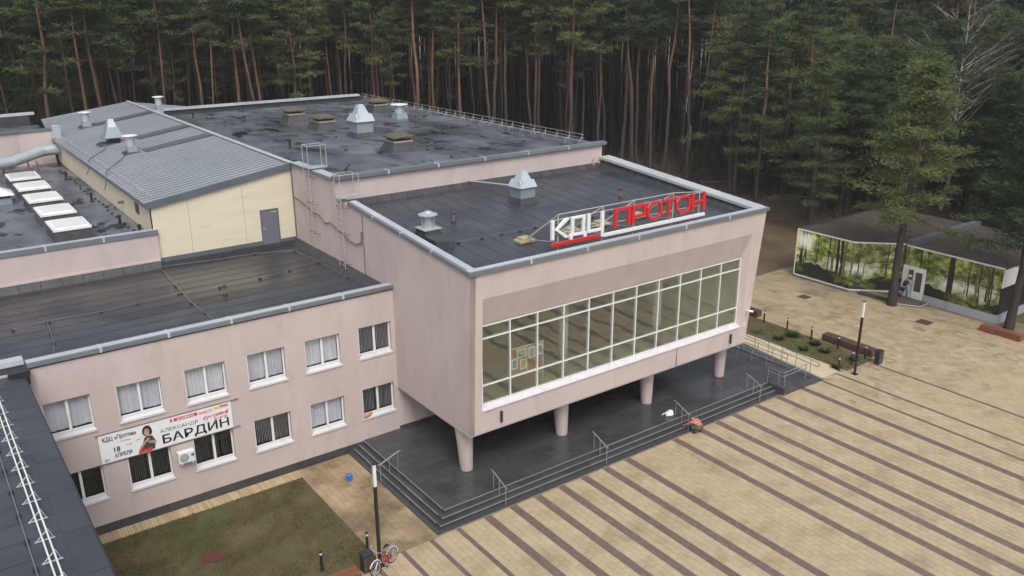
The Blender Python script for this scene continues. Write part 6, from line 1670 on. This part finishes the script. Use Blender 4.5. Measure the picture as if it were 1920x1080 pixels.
place_tree(bm1, 66, 1.0, 1.15, 2.5, 'bare birch with pale branches at the right edge of the picture', 'birch tree', 'birch_tree')
place_tree(bm3, 63.1, 45.0, .98, .5, 'thin leaning white birch behind the corner of the sign roof', 'birch tree', 'birch_tree', lean=.10)
place_tree(bm2, 62, 92, 1.2, .5, 'slender white birch among the pines behind the guard rail', 'birch tree', 'birch_tree', lean=.02)
place_tree(bm2, 61.5, 93, 1.15, 3.0, 'leaning white birch crossing its neighbour behind the guard rail', 'birch tree', 'birch_tree', lean=.12)

# forest: scattered pines; the nearest 270 are things, the far ones one mass
def screen(x, y, z):
    d = Vector((x, y, z)) - Cv; dep = d.dot(fwd)
    if dep < 5: return None
    return 960 + 1610.46*d.dot(r_)/dep, 540 - 1610.46*d.dot(u_)/dep, dep
frs = random.Random(77)
cand = []
gx = -60.0
while gx < 250:
    gy = -25.0
    while gy < 285:
        x, y = gx + frs.uniform(-1.5, 1.5), gy + frs.uniform(-1.5, 1.5)
        gy += 3.15
        if x < 24: ok = y > 65 + 3*math.sin(x*.3)
        elif x < 57: ok = y > 65 - (x-24)*.62 + 2*math.sin(x*.5)
        elif x < 62: ok = y > 47 + 2*math.sin(x)
        else: ok = y > -20
        if 62 <= x < 72 and y < 45 and frs.random() < .25: ok = False
        if 56 < x < 62 and y > -12 and y < 30 and frs.random() < .22 and math.hypot(x-57.5, y-12.5) > 3: ok = True
        if not ok: continue
        s = screen(x, y, 11)
        if s is None or s[0] < -120 or s[0] > 2040 or s[2] > 265: continue
        if min(math.hypot(x-a_, y-b_) for a_, b_ in ((74, 18.3), (70.5, 16.5), (67, 14.5), (63.5, 12.5))) < 2.6: continue
        if s[2] > 185 and frs.random() < .45: continue
        cand.append((s[2], x, y, s[0]))
    gx += 3.15
cand.sort()
NT = 275
lab3 = [('tall slender pine with a bare reddish trunk in the forest beyond the metal roof', 'forest pines beyond the metal roof'),
        ('tall slender pine with a bare reddish trunk in the forest beyond the tall flat roof', 'forest pines beyond the tall flat roof'),
        ('tall pine in the forest behind the pavilion and right of the rooftop sign', 'forest pines behind the pavilion')]
for i, (dep, x, y, sx_) in enumerate(cand[:NT]):
    r = 0 if sx_ < 620 else (1 if sx_ < 1290 else 2)
    lean = frs.choice((.01, .02, .03, .05, .08))
    if r == 2 and frs.random() < (.85 if sx_ > 1420 else .5):
        place_tree(frs.choice(fullm), x, y, frs.uniform(.85, 1.2), frs.uniform(0, 6.28), lab3[r][0], group=lab3[r][1], lean=lean)
    else:
        place_tree(frs.choice(slim), x, y, frs.uniform(.84, 1.18), frs.uniform(0, 6.28), lab3[r][0], group=lab3[r][1], lean=lean, fat=frs.choice((.75, .85, 1, 1.15, 1.3)))
lowp = [pine(300+i, 25, c, r, .16, 30, 4, 6, .85, .17, low=True) for i, (c, r) in enumerate([(.70, 2.9), (.75, 2.6), (.66, 3.2), (.78, 2.4)])]
VV, FF, MI = [], [], []; off = 0
for i, (dep, x, y, sx_) in enumerate(cand[NT:]):
    (tv, tf), (cv, cf) = frs.choice(lowp)
    a = frs.uniform(0, 6.28); s = frs.uniform(.92, 1.18); c_, s_ = math.cos(a)*s, math.sin(a)*s
    for v, f, mi in ((tv, tf, 0), (cv, cf, 1)):
        w = np.stack([v[:, 0]*c_-v[:, 1]*s_+x, v[:, 0]*s_+v[:, 1]*c_+y, v[:, 2]*s-.1], 1)
        VV.append(w); FF.append(f+off); MI.append(np.full(len(f), mi, np.int32)); off += len(v)
me = np_mesh('distant_pines', np.concatenate(VV), np.concatenate(FF))
me.materials.append(M['bark_far']); me.materials.append(M['needle_far'])
me.polygons.foreach_set('material_index', np.concatenate(MI))
tag(link('distant_pines', me, None), 'dense mass of far-off pines deep in the forest', 'forest', kind='stuff')
# undergrowth: bare brown twigs and saplings between the trunks
g_ = np.random.default_rng(9)
ux, uy = [], []
parts = []
for (dep, x, y, sx_) in cand[:700]:
    n = 44
    px_ = x + g_.normal(0, 2.0, n); py_ = y + g_.normal(0, 2.0, n)
    h = np.minimum(g_.gamma(2.0, .75, n), 4.0); a = g_.uniform(0, 6.28, n); le = g_.normal(0, .35, (n, 2))*h[:, None]
    w = .012 + .005*h
    b = np.stack([px_, py_, np.full(n, -.1)], 1); sdv = np.stack([np.cos(a)*w, np.sin(a)*w, np.zeros(n)], 1)
    tip = b + np.stack([le[:, 0], le[:, 1], h], 1)
    parts.append(np.stack([b-sdv, b+sdv, tip], 1).reshape(-1, 3))
uv = np.concatenate(parts)
tag(link('undergrowth', np_mesh('undergrowth', uv, np.arange(len(uv)).reshape(-1, 3)), M['twig']), 'bare brown undergrowth and saplings on the forest floor', 'undergrowth', kind='stuff')
# a few bare shrubs behind the pavilion
for i, (x, y) in enumerate([(55.5, 8.5), (56.5, 5.0), (55.0, .5), (52.0, 16.5), (56.5, -4.0)]):
    t = thing('bare_shrub', ['leafless shrub behind the left half of the pavilion roof', 'leafless shrub behind the middle of the pavilion roof', 'leafless shrub behind the right half of the pavilion roof', 'leafless shrub left of the pavilion at the forest edge', 'leafless shrub at the right picture edge behind the pavilion'][i], 'shrub', (x, y, -.06), 'leafless shrubs by the pavilion')
    g2 = np.random.default_rng(400+i); tp = []
    for k in range(26):
        az = g2.uniform(0, 6.28); el = g2.uniform(.7, 1.4); L_ = g2.uniform(1.5, 4.2); d = np.array([np.cos(az)*np.cos(el), np.sin(az)*np.cos(el), np.sin(el)])
        p0 = np.array([g2.normal(0, .2), g2.normal(0, .2), 0]); p1 = p0+d*L_*.5; p2 = p0+d*L_+g2.normal(0, .2, 3)
        tp.append(tube_np([p0, p1, p2], [.03, .02, .005], 3))
        for q in range(6):
            f = g2.uniform(.4, 1); q0 = p0+(p2-p0)*f; tp.append(tube_np([q0, q0+(d+g2.normal(0, .6, 3))*.4, q0+(d+g2.normal(0, .6, 3))*.9], [.012, .008, .003], 3))
    link('branches', np_mesh('branches', *join_np(tp)), M['twig'], t)

# ------------------------------------------------------------------ damp haze
hz = tag(obj('haze', MB().box(-705, 705, -705, 705, -1.1, 34), None), kind='stuff')
hm = bpy.data.materials.new('haze'); hm.use_nodes = True
hn = hm.node_tree.nodes
hn.remove(hn['Principled BSDF'])
pv_ = hn.new('ShaderNodeVolumePrincipled')
pv_.inputs['Color'].default_value = (.86, .90, .93, 1)
pv_.inputs['Density'].default_value = .0004
pv_.inputs['Anisotropy'].default_value = .2
hm.node_tree.links.new(pv_.outputs[0], hn['Material Output'].inputs['Volume'])
hz.data.materials.append(hm)
